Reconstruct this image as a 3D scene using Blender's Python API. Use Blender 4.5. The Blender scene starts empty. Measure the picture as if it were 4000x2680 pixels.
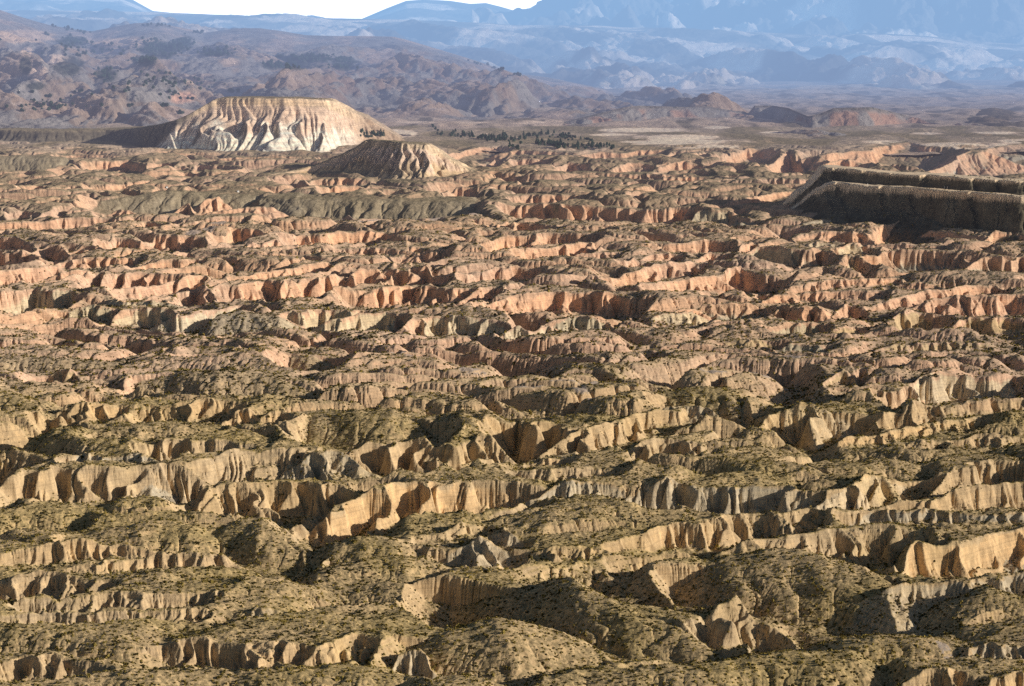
import bpy, math, random, time
import numpy as np
T0 = time.time()
random.seed(7); RNG = np.random.default_rng(7)
F32 = np.float32
C = bpy.context.scene.collection

# ------------------------------------------------------------------ camera
H = 320.0                                   # camera height over the badland valleys
FPX = 2000.0 / math.tan(math.radians(11.0)) # focal length in photo pixels (photo 4000 x 2680)
PITCH = math.atan((1340 + 51) / FPX)
CP, SP = math.cos(PITCH), math.sin(PITCH)
cam = bpy.data.cameras.new('camera'); camo = bpy.data.objects.new('camera', cam); C.objects.link(camo)
cam.sensor_width = 36; cam.sensor_fit = 'HORIZONTAL'; cam.angle = math.radians(22.0)
cam.clip_start = 1; cam.clip_end = 120000
camo.location = (0, 0, H); camo.rotation_euler = (math.radians(90) - PITCH, 0, 0)
bpy.context.scene.camera = camo

def ray(px, py):
    """photo pixel -> (x per metre of depth, drop per metre of depth)"""
    px = np.asarray(px, float); py = np.asarray(py, float)
    dx = (px - 2000) / FPX; dv = (1340 - py) / FPX
    dy = CP + dv * SP; dz = -SP + dv * CP
    return dx / dy, -dz / dy

# ------------------------------------------------------------------ noise
_r = np.random.default_rng(3)
PERM = np.concatenate([_r.permutation(256)] * 2).astype(np.int32)
_a = _r.random(256) * 2 * np.pi
GX = np.cos(_a).astype(F32); GY = np.sin(_a).astype(F32)
def perlin(x, y, s=0):
    x = np.asarray(x, F32) + F32(s * 17.37); y = np.asarray(y, F32) + F32(s * 9.71)
    xf = np.floor(x); yf = np.floor(y)
    xi = xf.astype(np.int32) & 255; yi = yf.astype(np.int32) & 255
    x = x - xf; y = y - yf
    u = x * x * x * (x * (x * 6 - 15) + 10); v = y * y * y * (y * (y * 6 - 15) + 10)
    p0 = PERM[xi]; p1 = PERM[xi + 1]
    def g(p, yy, a, b):
        h = PERM[p + yy]
        return GX[h] * a + GY[h] * b
    n00 = g(p0, yi, x, y); n10 = g(p1, yi, x - 1, y)
    n01 = g(p0, yi + 1, x, y - 1); n11 = g(p1, yi + 1, x - 1, y - 1)
    a = n00 + u * (n10 - n00); b = n01 + u * (n11 - n01)
    return (a + v * (b - a)) * F32(1.5)
def fbm(x, y, o=4, s=0):
    r = 0; a = 1.0
    for k in range(o):
        r = r + F32(a) * perlin(x * F32(2 ** k), y * F32(2 ** k), s + k); a *= .5
    return r
def billow(x, y, o=3, s=0, g=.5):
    r = 0; a = 1.0
    for k in range(o):
        r = r + F32(a) * np.abs(perlin(x * F32(2.1 ** k), y * F32(2.1 ** k), s + k)); a *= g
    return r
def sst(a, b, x):
    t = np.clip((x - a) / (b - a), 0, 1); return (t * t * (3 - 2 * t)).astype(F32)

# ------------------------------------------------------------------ traced relief
# Each entry: zoom window, kind, rock tint, [(x, crest y, foot y)...] measured on the photograph.
ORG = {'A': (0, 1980), 'B': (1300, 1980), 'C': (2600, 1980), 'D': (0, 1300), 'E': (1300, 1300), 'F': (2600, 1300),
       'G': (0, 600), 'I': (1300, 600), 'J': (2600, 600), 'L': (0, 0), 'M': (1300, 0), 'N': (2600, 0)}
K = 1.672
RIDGES = [
 # ---- foreground
 ('A','H','tan',[(0,1155,1330),(250,1165,1330),(500,1120,1330),(850,1075,1320),(1050,1070,1320),(1400,1100,1310),(1600,1120,1300)]),
 ('A','H','tan',[(1500,1130,1300),(1750,1062,1300),(2100,1070,1300),(2341,1062,1300),(2500,1075,1300),(2650,1130,1300)]),
 ('C','H','tan',[(-800,1120,1300),(-400,1085,1300),(0,1050,1290),(400,1022,1290),(900,962,1280),(1300,950,1260),(1430,1080,1250)]),
 ('C','H','tan',[(1150,905,1000),(1250,872,1010),(1500,855,1010),(1750,865,1010),(1900,930,1000)]),
 ('C','C','tan',[(1550,1150,1220),(1700,1060,1220),(1900,1070,1215),(2010,1130,1200)]),
 ('C','C','tan',[(2130,1140,1220),(2200,1090,1220),(2341,1050,1220),(2500,1040,1210)]),
 ('C','C','grey',[(2000,920,1000),(2100,890,1010),(2341,900,1010),(2500,910,1000)]),
 ('C','C','tan',[(1990,740,760),(2080,685,760),(2200,670,750),(2265,710,740)]),
 ('A','H','tan',[(-200,790,1000),(0,785,980),(250,790,960),(450,825,960),(650,850,1000),(850,870,1010),(920,940,1000)]),
 ('A','C','tan',[(120,980,1170),(160,955,1170),(250,940,1160),(400,960,1140),(480,1000,1125),(540,1000,1112),(640,1010,1105),(690,1070,1105)]),
 ('A','C','tan',[(940,1010,1060),(1100,880,1060),(1250,850,1070),(1350,860,1080),(1420,900,1098),(1600,890,1100),(1710,970,1080)]),
 ('A','S','tan',[(1700,900,1040),(1800,840,1045),(1900,860,1050),(1990,940,1045)]),
 ('A','S','tan',[(1980,1000,1060),(2100,900,1070),(2300,840,1060),(2341,860,1050)]),
 ('B','H','tan',[(480,930,1110),(600,870,1110),(700,830,1100),(1000,725,1120),(1150,715,1130),(1300,760,1140),(1500,850,1140),(1700,930,1100),(1760,985,1090)]),
 ('B','C','grey',[(370,1080,1100),(420,960,1110),(480,950,1145),(560,925,1155),(620,960,1155),(645,1060,1150)]),
 ('B','S','tan',[(1640,1110,1125),(1720,1030,1115),(1850,1010,1105),(2100,990,1070),(2210,1015,1050)]),
 ('B','H','tan',[(700,690,800),(1000,610,800),(1300,550,840),(1500,480,880),(1560,455,900),(1700,545,930),(1900,640,980),(2174,760,1040),(2330,830,1080),(2570,1020,1100)]),
 ('C','S','tan',[(250,720,880),(330,640,900),(480,600,960),(620,800,1010),(680,900,1010)]),
 ('C','H','tan',[(60,560,600),(200,450,640),(400,355,720),(650,322,780),(900,322,820),(1100,358,840),(1300,410,830),(1450,480,790),(1600,580,750),(1730,690,725)]),
 ('C','C','grey',[(1440,530,560),(1560,480,600),(1720,500,610),(1800,490,605),(1920,478,600),(2100,460,590),(2341,435,590),(2500,420,590)]),
 ('C','H','tan',[(1850,640,720),(2000,570,720),(2110,525,720),(2300,580,720),(2450,600,720)]),
 ('A','S','tan',[(0,480,640),(200,430,650),(420,440,620),(600,475,600),(700,500,580)]),
 ('A','S','tan',[(190,695,712),(290,635,708),(460,610,702),(560,600,700),(760,560,695),(930,550,692),(1050,600,690),(1250,620,680),(1380,560,660)]),
 ('A','C','tan',[(60,760,795),(150,710,802),(400,705,790),(760,695,765),(1050,690,748),(1250,670,748),(1345,690,745)]),
 ('A','S','grey',[(1610,715,725),(1660,660,720),(1760,655,710),(1860,690,700)]),
 # ---- lower middle
 ('A','C','tan',[(30,370,388),(120,300,390),(180,270,390),(300,220,390),(560,200,370),(660,235,350),(770,230,340),(1000,275,332)]),
 ('A','C','tan',[(360,410,430),(560,365,430),(740,335,430),(950,345,422),(1010,300,417),(1240,295,405),(1330,285,400),(1450,310,405),(1570,395,410)]),
 ('A','H','tan',[(430,205,330),(700,150,320),(1000,100,330),(1300,130,340),(1400,200,350)]),
 ('A','H','tan',[(1090,262,330),(1330,200,330),(1570,105,400),(1720,85,410),(1850,200,412),(1960,310,405)]),
 ('A','H','tan',[(-100,40,180),(100,0,170),(300,-20,160),(600,0,150)]),
 ('B','H','tan',[(0,245,390),(180,195,385),(300,195,370),(450,215,370),(570,310,362)]),
 ('B','H','tan',[(-100,420,480),(0,390,490),(350,335,490),(520,335,480),(700,380,460)]),
 ('B','S','grey',[(700,365,400),(760,290,402),(880,240,407),(950,165,412),(1040,220,416),(1100,270,416),(1195,360,415)]),
 ('B','S','tan',[(560,230,236),(700,180,232),(830,100,215),(900,110,190),(1000,130,180)]),
 ('B','S','grey',[(1050,180,265),(1120,130,272),(1200,180,272),(1245,245,270)]),
 ('B','S','tan',[(1260,335,362),(1450,250,352),(1530,260,350),(1740,260,345)]),
 ('B','C','tan',[(1735,285,302),(1800,230,302),(2000,175,298),(2174,120,292),(2341,85,285),(2500,100,280)]),
 ('C','S','tan',[(120,120,300),(200,85,290),(420,60,275),(600,50,260),(830,30,190),(940,40,150)]),
 ('C','S','tan',[(350,300,322),(480,230,325),(640,200,335),(880,165,345),(1070,150,360),(1300,110,390),(1560,100,410)]),
 ('C','C','orange',[(1555,440,465),(1590,290,475),(1640,225,492),(1760,240,492),(1850,240,480),(1950,230,460),(2100,160,445),(2341,100,435),(2500,60,430)]),
 ('C','C','grey',[(1200,135,150),(1350,10,110),(1500,20,100),(1700,10,105),(1850,30,110),(2000,60,105),(2341,30,100)]),
 ('E','C','orange',[(-180,1338,1352),(-100,1230,1368),(0,1115,1378),(150,1055,1335),(250,1010,1275),(400,975,1243),(620,960,1215),(850,988,1208),(1000,1030,1192),(1150,1045,1160),(1285,1108,1120)]),
 ('E','C','grey',[(1285,1092,1108),(1340,1080,1108),(1430,1000,1103),(1480,965,1098),(1700,960,1093),(1800,960,1088),(1910,1010,1082)]),
 ('F','C','grey',[(-270,1080,1170),(-170,1040,1180),(-50,930,1185),(0,930,1190),(150,1000,1195),(300,1000,1198),(420,985,1198),(560,985,1198),(700,1000,1192),(850,1000,1182),(955,1090,1178)]),
 ('F','S','white',[(990,1130,1170),(1080,1060,1172),(1200,970,1172),(1290,905,1155),(1360,905,1135),(1450,950,1115),(1600,1030,1098),(1685,1065,1092)]),
 ('F','S','tan',[(1720,1055,1062),(1840,930,1062),(1920,890,1055),(2040,840,1045),(2120,830,1025),(2200,900,1012),(2285,975,992)]),
 ('F','C','tan',[(1325,1155,1175),(1500,1100,1182),(1800,1060,1182),(2000,1010,1182),(2341,980,1175),(2500,975,1175)]),
 ('F','H','tan',[(1050,890,930),(1250,860,940),(1450,830,960),(1600,850,940),(1700,900,930)]),
 ('F','S','orange',[(1130,705,742),(1180,670,738),(1320,680,738),(1500,620,700),(1700,590,665),(1900,550,625),(2070,565,605)]),
 ('F','S','tan',[(1580,740,760),(1650,690,755),(1740,700,748),(1800,740,745)]),
 ('F','S','tan',[(1890,720,750),(2050,650,745),(2150,650,740),(2300,700,730),(2450,720,735)]),
 ('D','C','tan',[(105,1085,1112),(170,960,1112),(260,880,1110),(420,880,1110),(560,850,1108),(850,845,1112),(1050,850,1122),(1180,870,1122)]),
 ('D','S','tan',[(1210,1095,1112),(1330,900,1095),(1420,790,1065),(1580,765,1030),(1660,810,1015),(1800,765,1000),(2090,755,965),(2195,870,925)]),
 ('D','S','tan',[(1270,1085,1180),(1480,990,1200),(1700,985,1235),(1900,985,1265),(2100,980,1270),(2250,985,1260)]),
 ('D','S','tan',[(-50,800,1060),(60,785,1060),(140,800,1000),(230,860,900)]),
 ('D','C','grey',[(455,855,870),(540,775,862),(620,800,857),(720,810,852),(790,800,848),(870,780,847),(960,800,845),(1050,835,842)]),
 ('D','C','tan',[(990,740,840),(1040,690,842),(1200,685,842),(1300,700,810),(1480,715,795),(1645,745,775)]),
 ('D','C','tan',[(1475,595,602),(1530,500,597),(1640,490,594),(1700,560,592),(1760,500,592),(1850,500,585),(1905,560,578)]),
 ('D','S','tan',[(950,570,588),(1000,490,584),(1250,430,578),(1400,430,572),(1500,470,567),(1545,505,562)]),
 ('D','S','tan',[(340,560,645),(420,470,610),(600,440,590),(760,480,565),(805,515,548)]),
 ('D','H','tan',[(650,640,690),(800,610,700),(1050,585,690),(1250,600,680),(1450,620,660)]),
 ('D','H','tan',[(-100,450,540),(0,390,540),(150,420,520),(230,470,500)]),
 ('E','H','tan',[(-150,560,720),(0,530,760),(200,510,780),(400,500,780),(560,600,780),(660,690,770)]),
 ('E','C','tan',[(80,780,900),(230,705,925),(340,730,935),(450,710,945),(600,695,955),(690,770,935)]),
 ('E','S','grey',[(-300,900,960),(-150,780,965),(0,760,965),(100,790,960),(230,900,955),(350,950,958)]),
 ('E','S','tan',[(835,920,928),(870,760,918),(940,670,905),(1040,680,890),(1120,760,876),(1205,862,872)]),
 ('E','S','tan',[(1188,790,805),(1205,575,840),(1300,560,855),(1450,580,790),(1560,600,690),(1645,585,610)]),
 ('E','S','tan',[(1345,805,815),(1500,690,812),(1620,600,800),(1850,560,740),(2100,500,640),(2341,480,570)]),
 ('E','S','orange',[(1275,872,882),(1360,815,882),(1450,810,874),(1525,862,872)]),
 ('E','S','tan',[(1985,720,842),(2010,700,842),(2130,690,842),(2341,690,835)]),
 ('E','S','tan',[(1200,915,960),(1320,890,965),(1600,880,955),(1850,920,950)]),
 ('F','H','tan',[(0,385,545),(240,355,560),(400,380,600),(480,440,620)]),
 ('F','S','white',[(740,500,725),(850,430,735),(950,440,738),(1050,500,705),(1180,580,685),(1255,655,668)]),
 ('F','C','tan',[(1040,335,345),(1110,260,330),(1160,230,325),(1240,230,325),(1255,330,340)]),
 ('F','C','white',[(1540,440,600),(1660,270,470),(1740,260,460),(1850,260,450),(1950,270,440),(2100,300,450),(2255,290,400)]),
 ('F','S','tan',[(1430,630,645),(1530,480,645),(1600,420,610),(1800,480,550),(2000,500,540),(2130,520,535)]),
 ('F','C','grey',[(0,480,545),(100,470,545),(300,480,545),(335,525,540)]),
 ('F','C','tan',[(2130,430,520),(2200,440,525),(2341,420,520),(2500,430,520)]),
 ('D','S','tan',[(270,335,342),(380,230,338),(480,240,325),(505,305,312)]),
 ('D','S','tan',[(835,405,422),(900,345,432),(1000,360,418),(1025,405,412)]),
 ('D','H','tan',[(900,330,400),(1200,260,400),(1450,235,410),(1700,265,425),(1900,325,435),(2045,400,442)]),
 ('D','H','tan',[(1900,160,250),(2050,150,260),(2190,230,250)]),
 ('D','C','grey',[(1260,180,190),(1290,150,188),(1400,150,185),(1430,175,182)]),
 ('D','H','tan',[(0,165,260),(300,160,250),(600,180,240),(800,200,230)]),
 # ---- pale row
 ('G','C','white',[(0,1025,1045),(100,950,1045),(210,880,1045),(300,855,1045),(400,890,1035),(470,880,1005),(480,965,1000)]),
 ('G','C','white',[(715,1105,1115),(740,1010,1115),(900,1005,1130),(1000,1000,1145),(1080,1010,1155),(1155,1045,1162)]),
 ('G','C','white',[(1150,1045,1162),(1220,1045,1165),(1370,1015,1155),(1480,1000,1130),(1580,990,1090)]),
 ('G','S','grey',[(420,1075,1082),(480,1010,1090),(600,990,1095),(720,1010,1100)]),
 ('G','H','grey',[(1290,1165,1175),(1400,1060,1185),(1540,1020,1185),(1700,1055,1185),(1830,1060,1180)]),
 ('G','C','white',[(1840,1070,1165),(1900,1020,1172),(2080,1020,1165),(2341,1015,1155)]),
 ('I','C','white',[(-50,1090,1172),(60,1060,1172),(200,1040,1172),(350,1030,1168),(405,1085,1165)]),
 ('I','C','white',[(570,1100,1195),(640,1060,1195),(800,1060,1190),(1000,1080,1190),(1120,1110,1180)]),
 ('I','C','white',[(1120,1160,1210),(1220,1110,1215),(1280,1170,1210),(1400,1110,1200)]),
 ('I','S','grey',[(1420,1140,1190),(1560,1060,1190),(1700,1060,1185),(1780,1100,1180)]),
 ('I','S','white',[(2080,1080,1095),(2160,1040,1095),(2341,1020,1100)]),
 ('J','C','grey',[(690,1155,1190),(850,1110,1195),(1000,1120,1190)]),
 ('J','S','tan',[(1060,1170,1190),(1170,1115,1195),(1260,1160,1190)]),
 ('J','C','tan',[(1910,1155,1175),(1980,1060,1178),(2200,1060,1178),(2341,1090,1175)]),
 ('F','S','tan',[(380,70,85),(480,40,88),(620,40,85),(740,115,122)]),
 ('F','S','grey',[(730,110,125),(800,70,128),(1000,80,128),(1040,115,122)]),
 ('F','S','tan',[(1430,105,115),(1500,65,118),(1560,65,115),(1590,100,110)]),
 ('F','C','tan',[(1600,120,128),(1630,60,128),(1740,60,126),(1840,50,120),(1960,60,110),(2100,60,100)]),
 # ---- pink belt
 ('G','C','pink',[(640,880,895),(665,790,895),(780,775,893),(900,765,885),(1080,775,865),(1200,790,850)]),
 ('G','S','pink',[(850,880,950),(960,860,950),(1100,840,935),(1230,780,915),(1330,800,885)]),
 ('G','S','pink',[(1225,975,1002),(1280,880,1002),(1340,845,998),(1395,905,985)]),
 ('G','S','pink',[(1510,910,972),(1560,850,972),(1700,830,972),(1880,815,968),(1898,835,955)]),
 ('G','S','pink',[(1845,965,982),(1900,870,982),(2000,820,975),(2200,770,935),(2235,805,885)]),
 ('G','S','pink',[(2250,870,890),(2280,770,890),(2320,790,885),(2341,860,880)]),
 ('G','S','pink',[(-50,760,880),(140,740,885),(300,715,860),(375,735,805)]),
 ('G','S','pink',[(280,840,855),(380,770,855),(500,750,835),(625,765,792)]),
 ('G','C','pink',[(375,725,750),(420,690,753),(560,670,748),(640,670,750),(720,670,748),(875,690,742)]),
 ('G','C','pink',[(895,755,765),(960,705,765),(1100,695,764),(1295,690,742)]),
 ('G','S','pink',[(-50,560,665),(90,530,665),(160,570,665),(205,630,662)]),
 ('G','S','pink',[(310,610,690),(390,580,695),(455,645,682)]),
 ('G','S','pink',[(485,645,668),(540,590,664),(600,590,655),(705,625,642)]),
 ('G','C','pink',[(-50,625,728),(150,630,725),(250,665,712)]),
 ('G','C','peach',[(700,625,634),(760,560,634),(850,550,634),(925,565,632)]),
 ('G','C','peach',[(955,622,636),(1010,530,638),(1200,535,638),(1290,530,634),(1348,605,622)]),
 ('G','C','peach',[(1465,595,604),(1520,490,594),(1600,487,575),(1700,490,555),(1765,525,548)]),
 ('G','C','peach',[(1585,612,628),(1640,570,628),(1700,580,628),(1800,550,625),(1865,602,622)]),
 ('G','C','peach',[(1912,602,620),(1930,525,618),(2050,525,614),(2110,535,612),(2160,510,610),(2200,500,608),(2341,498,602),(2500,500,580),(2590,555,565)]),
 ('G','S','pink',[(1530,820,840),(1650,790,840),(1800,750,825),(1950,740,800),(2150,700,760)]),
 ('G','S','white',[(695,978,988),(750,935,988),(805,965,988)]),
 ('G','S','white',[(825,965,988),(1000,955,992),(1205,992,1002)]),
 ('G','C','pink',[(-50,450,512),(90,440,512),(230,440,508),(330,430,503),(400,405,495),(640,410,485),(700,430,482)]),
 ('G','S','pink',[(100,415,425),(160,370,425),(250,385,415)]),
 ('G','C','pink',[(930,480,490),(960,440,488),(1010,440,485),(1060,480,482)]),
 ('G','C','pink',[(1180,470,475),(1190,430,472),(1370,420,465),(1480,410,455),(1600,420,450)]),
 ('G','S','pink',[(700,400,415),(760,360,415),(850,360,410),(900,390,402)]),
 ('G','S','pink',[(1120,395,408),(1180,330,405),(1240,305,402),(1262,380,400)]),
 ('G','S','pink',[(1350,380,392),(1640,340,385),(1800,340,375),(1810,365,370)]),
 ('G','S','pink',[(2210,430,442),(2280,390,442),(2330,430,440)]),
 ('I','C','peach',[(1035,645,652),(1060,550,645),(1150,530,635),(1290,535,605)]),
 ('I','C','pink',[(1235,685,692),(1260,610,692),(1420,610,692),(1590,575,685),(1690,575,635)]),
 ('I','C','pink',[(1290,580,600),(1400,520,600),(1600,520,590),(1690,540,585)]),
 ('I','C','pink',[(85,872,878),(110,770,875),(160,750,872),(295,745,866)]),
 ('I','C','pink',[(392,862,866),(410,740,862),(495,755,858)]),
 ('I','C','pink',[(492,845,863),(520,730,862),(620,725,860),(660,800,858),(722,805,854)]),
 ('I','C','pink',[(885,855,860),(950,790,856),(1040,730,838),(1200,725,832),(1305,765,824)]),
 ('I','C','peach',[(445,690,730),(500,620,735),(560,610,735),(620,640,725),(700,640,710)]),
 ('I','S','pink',[(145,998,1004),(200,920,1002),(300,860,1000),(400,850,998),(540,850,992)]),
 ('I','S','pink',[(495,965,994),(540,860,990),(750,865,980),(880,870,965),(905,905,945)]),
 ('I','S','pink',[(835,960,1002),(950,870,970),(1040,870,945)]),
 ('I','S','pink',[(970,1010,1025),(1060,950,1022),(1190,920,1000)]),
 ('I','C','peach',[(1075,1025,1034),(1200,980,1036),(1350,910,1038),(1450,895,1042),(1550,910,1048),(1700,905,1058),(1850,905,1066),(1955,955,1066)]),
 ('I','S','pink',[(1825,865,874),(1900,780,866),(2050,740,856),(2200,700,810),(2341,700,795)]),
 ('I','S','peach',[(1915,742,748),(1960,665,748),(2025,735,744)]),
 ('I','S','pink',[(1590,650,690),(1720,640,690),(1850,640,680)]),
 ('I','S','pink',[(2010,690,705),(2080,655,705),(2200,640,705),(2240,690,700)]),
 ('I','C','pink',[(60,650,665),(200,610,665),(420,620,660),(560,640,655)]),
 ('I','C','pink',[(760,290,292),(790,215,290),(910,210,285),(935,240,262)]),
 ('I','C','pink',[(1185,305,318),(1280,270,332),(1300,262,332),(1480,262,320),(1625,272,305)]),
 ('I','C','pink',[(1170,350,425),(1330,320,435),(1600,325,445),(1750,340,455),(2050,360,465),(2341,350,465)]),
 ('I','C','pink',[(1060,490,500),(1060,435,500),(1140,430,500),(1150,490,500)]),
 ('I','C','pink',[(1190,510,515),(1210,440,515),(1330,445,512),(1420,470,505)]),
 ('J','C','peach',[(855,562,574),(950,520,570),(1040,500,570),(1140,500,595),(1200,500,600),(1330,520,595),(1360,565,584)]),
 ('J','C','peach',[(1370,540,595),(1410,470,595),(1500,450,595),(1590,432,585),(1640,470,555),(1685,505,545)]),
 ('J','C','peach',[(1595,558,564),(1760,490,564),(1850,495,564),(2000,520,564),(2085,535,574)]),
 ('J','C','peach',[(2075,565,604),(2150,500,604),(2280,520,604),(2335,575,604)]),
 ('J','S','white',[(895,605,615),(960,570,615),(1060,575,610),(1125,602,608)]),
 ('J','S','white',[(1125,625,665),(1200,580,670),(1280,570,665),(1295,605,655)]),
 ('J','C','grey',[(540,640,700),(600,605,725),(750,605,740),(880,625,745)]),
 ('J','C','pinkgrey',[(882,725,745),(900,615,745),(1000,610,740),(1065,655,695)]),
 ('J','C','pinkgrey',[(1385,745,775),(1450,630,775),(1550,615,775),(1650,620,775),(1760,650,770),(1790,640,765),(1900,640,765),(1945,705,758)]),
 ('J','C','pinkgrey',[(1955,745,765),(2060,670,775),(2180,640,785),(2250,700,805),(2341,660,825)]),
 ('J','S','white',[(1175,765,770),(1195,645,772),(1215,650,772),(1255,755,768)]),
 ('J','C','pink',[(1320,590,610),(1450,590,620),(1560,575,620),(1640,600,625),(1790,600,640)]),
 ('J','S','peach',[(205,702,708),(240,660,708),(290,640,708),(365,695,704)]),
 ('J','C','pink',[(490,650,660),(500,590,660),(570,570,655),(590,600,620)]),
 ('J','C','pink',[(0,590,640),(150,580,655),(270,560,655),(400,590,655)]),
 ('J','C','peach',[(340,810,905),(400,740,910),(440,725,910),(500,725,910),(560,790,910),(640,850,905),(705,865,885)]),
 ('J','S','pink',[(-100,885,920),(0,850,920),(100,815,917),(230,800,915),(330,800,910)]),
 ('J','S','pink',[(825,912,918),(900,880,915),(1000,830,895),(1180,820,875),(1500,810,855)]),
 ('J','S','pink',[(855,965,970),(900,900,970),(1100,890,965),(1240,890,970),(1395,905,955)]),
 ('J','S','pink',[(630,960,985),(700,910,985),(810,915,975)]),
 ('J','S','pink',[(1335,1015,1035),(1420,980,1030),(1460,940,1010),(1600,930,1015),(1700,890,1000),(1900,860,965),(2135,875,925)]),
 ('J','S','pink',[(1610,1010,1040),(1700,950,1060),(1850,930,1085),(1900,920,1085),(2120,920,1060),(2341,910,1050),(2500,910,1050)]),
 ('J','S','pink',[(1520,870,880),(1650,830,890),(1760,860,885)]),
 ('J','S','pinkgrey',[(165,1095,1104),(230,980,1104),(420,950,1100),(540,960,1094),(625,1015,1064)]),
 ('J','S','pink',[(0,1080,1100),(80,1010,1100),(180,1000,1090)]),
 ('J','S','pink',[(715,1102,1110),(750,990,1110),(1000,985,1105),(1060,1020,1095),(1115,1065,1080)]),
 ('J','S','pink',[(1085,1055,1065),(1190,965,1085),(1265,1065,1075)]),
 ('J','S','tan',[(1460,1090,1165),(1560,1015,1175),(1640,1030,1175),(1745,1115,1170)]),
 # ---- far badlands
 ('G','H','grey',[(650,320,360),(800,290,385),(900,270,395),(1080,240,405),(1250,250,400),(1500,265,405),(1700,262,395)]),
 ('G','S','pink',[(1300,330,370),(1330,285,370),(1440,270,360),(1450,310,340)]),
 ('G','H','grey',[(1700,290,390),(1850,270,410),(2100,290,420),(2341,298,430),(2500,300,430),(2750,310,430),(2900,300,420),(3100,310,390)]),
 ('G','S','peach',[(2080,205,215),(2200,150,212),(2341,150,210),(2400,190,205)]),
 ('G','C','peach',[(2140,262,270),(2160,210,268),(2341,200,266)]),
 ('I','S','white',[(370,275,282),(430,232,282),(500,265,280)]),
 ('G','S','pink',[(620,235,242),(700,205,242),(860,195,235),(920,165,215),(1000,180,200)]),
 ('G','S','pink',[(200,245,250),(250,205,250),(310,235,248)]),
 ('G','H','grey',[(-100,35,130),(0,18,125),(200,15,122),(440,20,118),(470,90,112)]),
 ('G','C','pink',[(600,100,112),(630,45,112),(780,40,108),(830,30,95)]),
 ('G','C','pink',[(745,108,118),(830,40,118),(930,60,118),(955,100,116)]),
 ('G','C','pink',[(990,95,105),(1060,55,105),(1120,60,100)]),
 ('G','C','pink',[(1270,100,110),(1300,60,110),(1450,70,108),(1570,80,100)]),
 ('G','S','pink',[(1170,95,106),(1210,78,106),(1260,98,104)]),
 ('G','C','pink',[(400,20,30),(500,0,30),(700,5,28),(830,10,25)]),
 ('G','C','pink',[(1300,40,50),(1500,20,50),(1800,15,45),(2000,20,40)]),
 ('M','C','pink',[(750,1050,1060),(870,980,1060),(980,950,1060),(1080,960,1065)]),
 ('M','S','pink',[(1000,1080,1090),(1060,1010,1090),(1080,1080,1088)]),
 ('M','S','pink',[(1195,1070,1085),(1220,1035,1085),(1390,1040,1075)]),
 ('M','C','pink',[(1090,1000,1020),(1200,975,1025),(1450,985,1020),(1600,1000,1015)]),
 ('M','C','pink',[(1500,1110,1125),(1540,1050,1125),(1650,1060,1120),(1670,1110,1118)]),
 ('M','C','pink',[(1600,1010,1040),(1750,985,1050),(1900,1000,1045),(2000,975,1030),(2150,980,1015)]),
 ('M','S','pink',[(1830,1120,1130),(1920,1060,1130),(2010,1050,1125),(2060,1090,1120)]),
 ('M','S','pink',[(2110,1110,1125),(2180,1045,1125),(2260,1080,1120),(2341,1040,1118)]),
 ('M','C','pink',[(1380,1130,1140),(1700,1125,1145),(2050,1130,1185),(2341,1140,1190)]),
 ('N','C','pink',[(-50,1085,1110),(60,1050,1112),(140,1040,1112),(240,1080,1108)]),
 ('N','S','pink',[(380,1060,1075),(400,1030,1075),(560,955,1070),(640,1010,1060)]),
 ('N','C','peach',[(660,1110,1128),(720,1030,1128),(800,970,1126),(870,1010,1122),(915,1090,1115)]),
 ('N','C','pink',[(1050,1060,1105),(1150,1030,1105),(1240,1040,1100)]),
 ('N','C','pink',[(1050,1000,1060),(1200,980,1060),(1340,985,1100),(1500,925,1110),(1600,920,1115),(1680,975,1115),(1760,995,1110)]),
 ('N','S','pinkgrey',[(1640,1135,1145),(1800,1080,1148),(1960,1020,1148),(2200,960,1148),(2341,930,1148),(2500,900,1148)]),
 ('N','C','pink',[(1900,1010,1040),(2000,980,1045),(2100,985,1040)]),
 ('N','C','peach',[(-20,1150,1190),(160,1145,1190),(280,1150,1178)]),
 ('N','C','peach',[(400,1160,1165),(420,1140,1165),(480,1145,1163)]),
 ('N','S','peach',[(640,1208,1216),(740,1160,1214),(910,1165,1205),(1020,1163,1195)]),
 ('J','C','tan',[(2275,340,445),(2300,312,450),(2341,305,450),(2600,300,455)]),
 ('J','S','peach',[(860,318,325),(900,258,322),(940,265,320),(965,310,318)]),
 ('J','C','pink',[(360,330,340),(500,290,335),(700,250,310),(850,240,270)]),
 ('J','S','pinkgrey',[(380,470,480),(450,400,475),(540,410,470),(600,440,465)]),
 ('J','S','grey',[(140,465,475),(200,380,475),(300,350,472),(400,380,470)]),
 ('J','H','grey',[(900,450,470),(1100,420,470),(1300,370,465),(1385,345,460),(1430,370,450),(1480,410,445)]),
]
TINT = {'tan': (.58, .435, .265), 'orange': (.68, .48, .265), 'pink': (.71, .46, .31), 'peach': (.76, .49, .325),
        'shade': (.145, .13, .10), 'grey': (.55, .465, .335), 'white': (.67, .55, .385), 'pinkgrey': (.62, .43, .305)}
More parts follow.
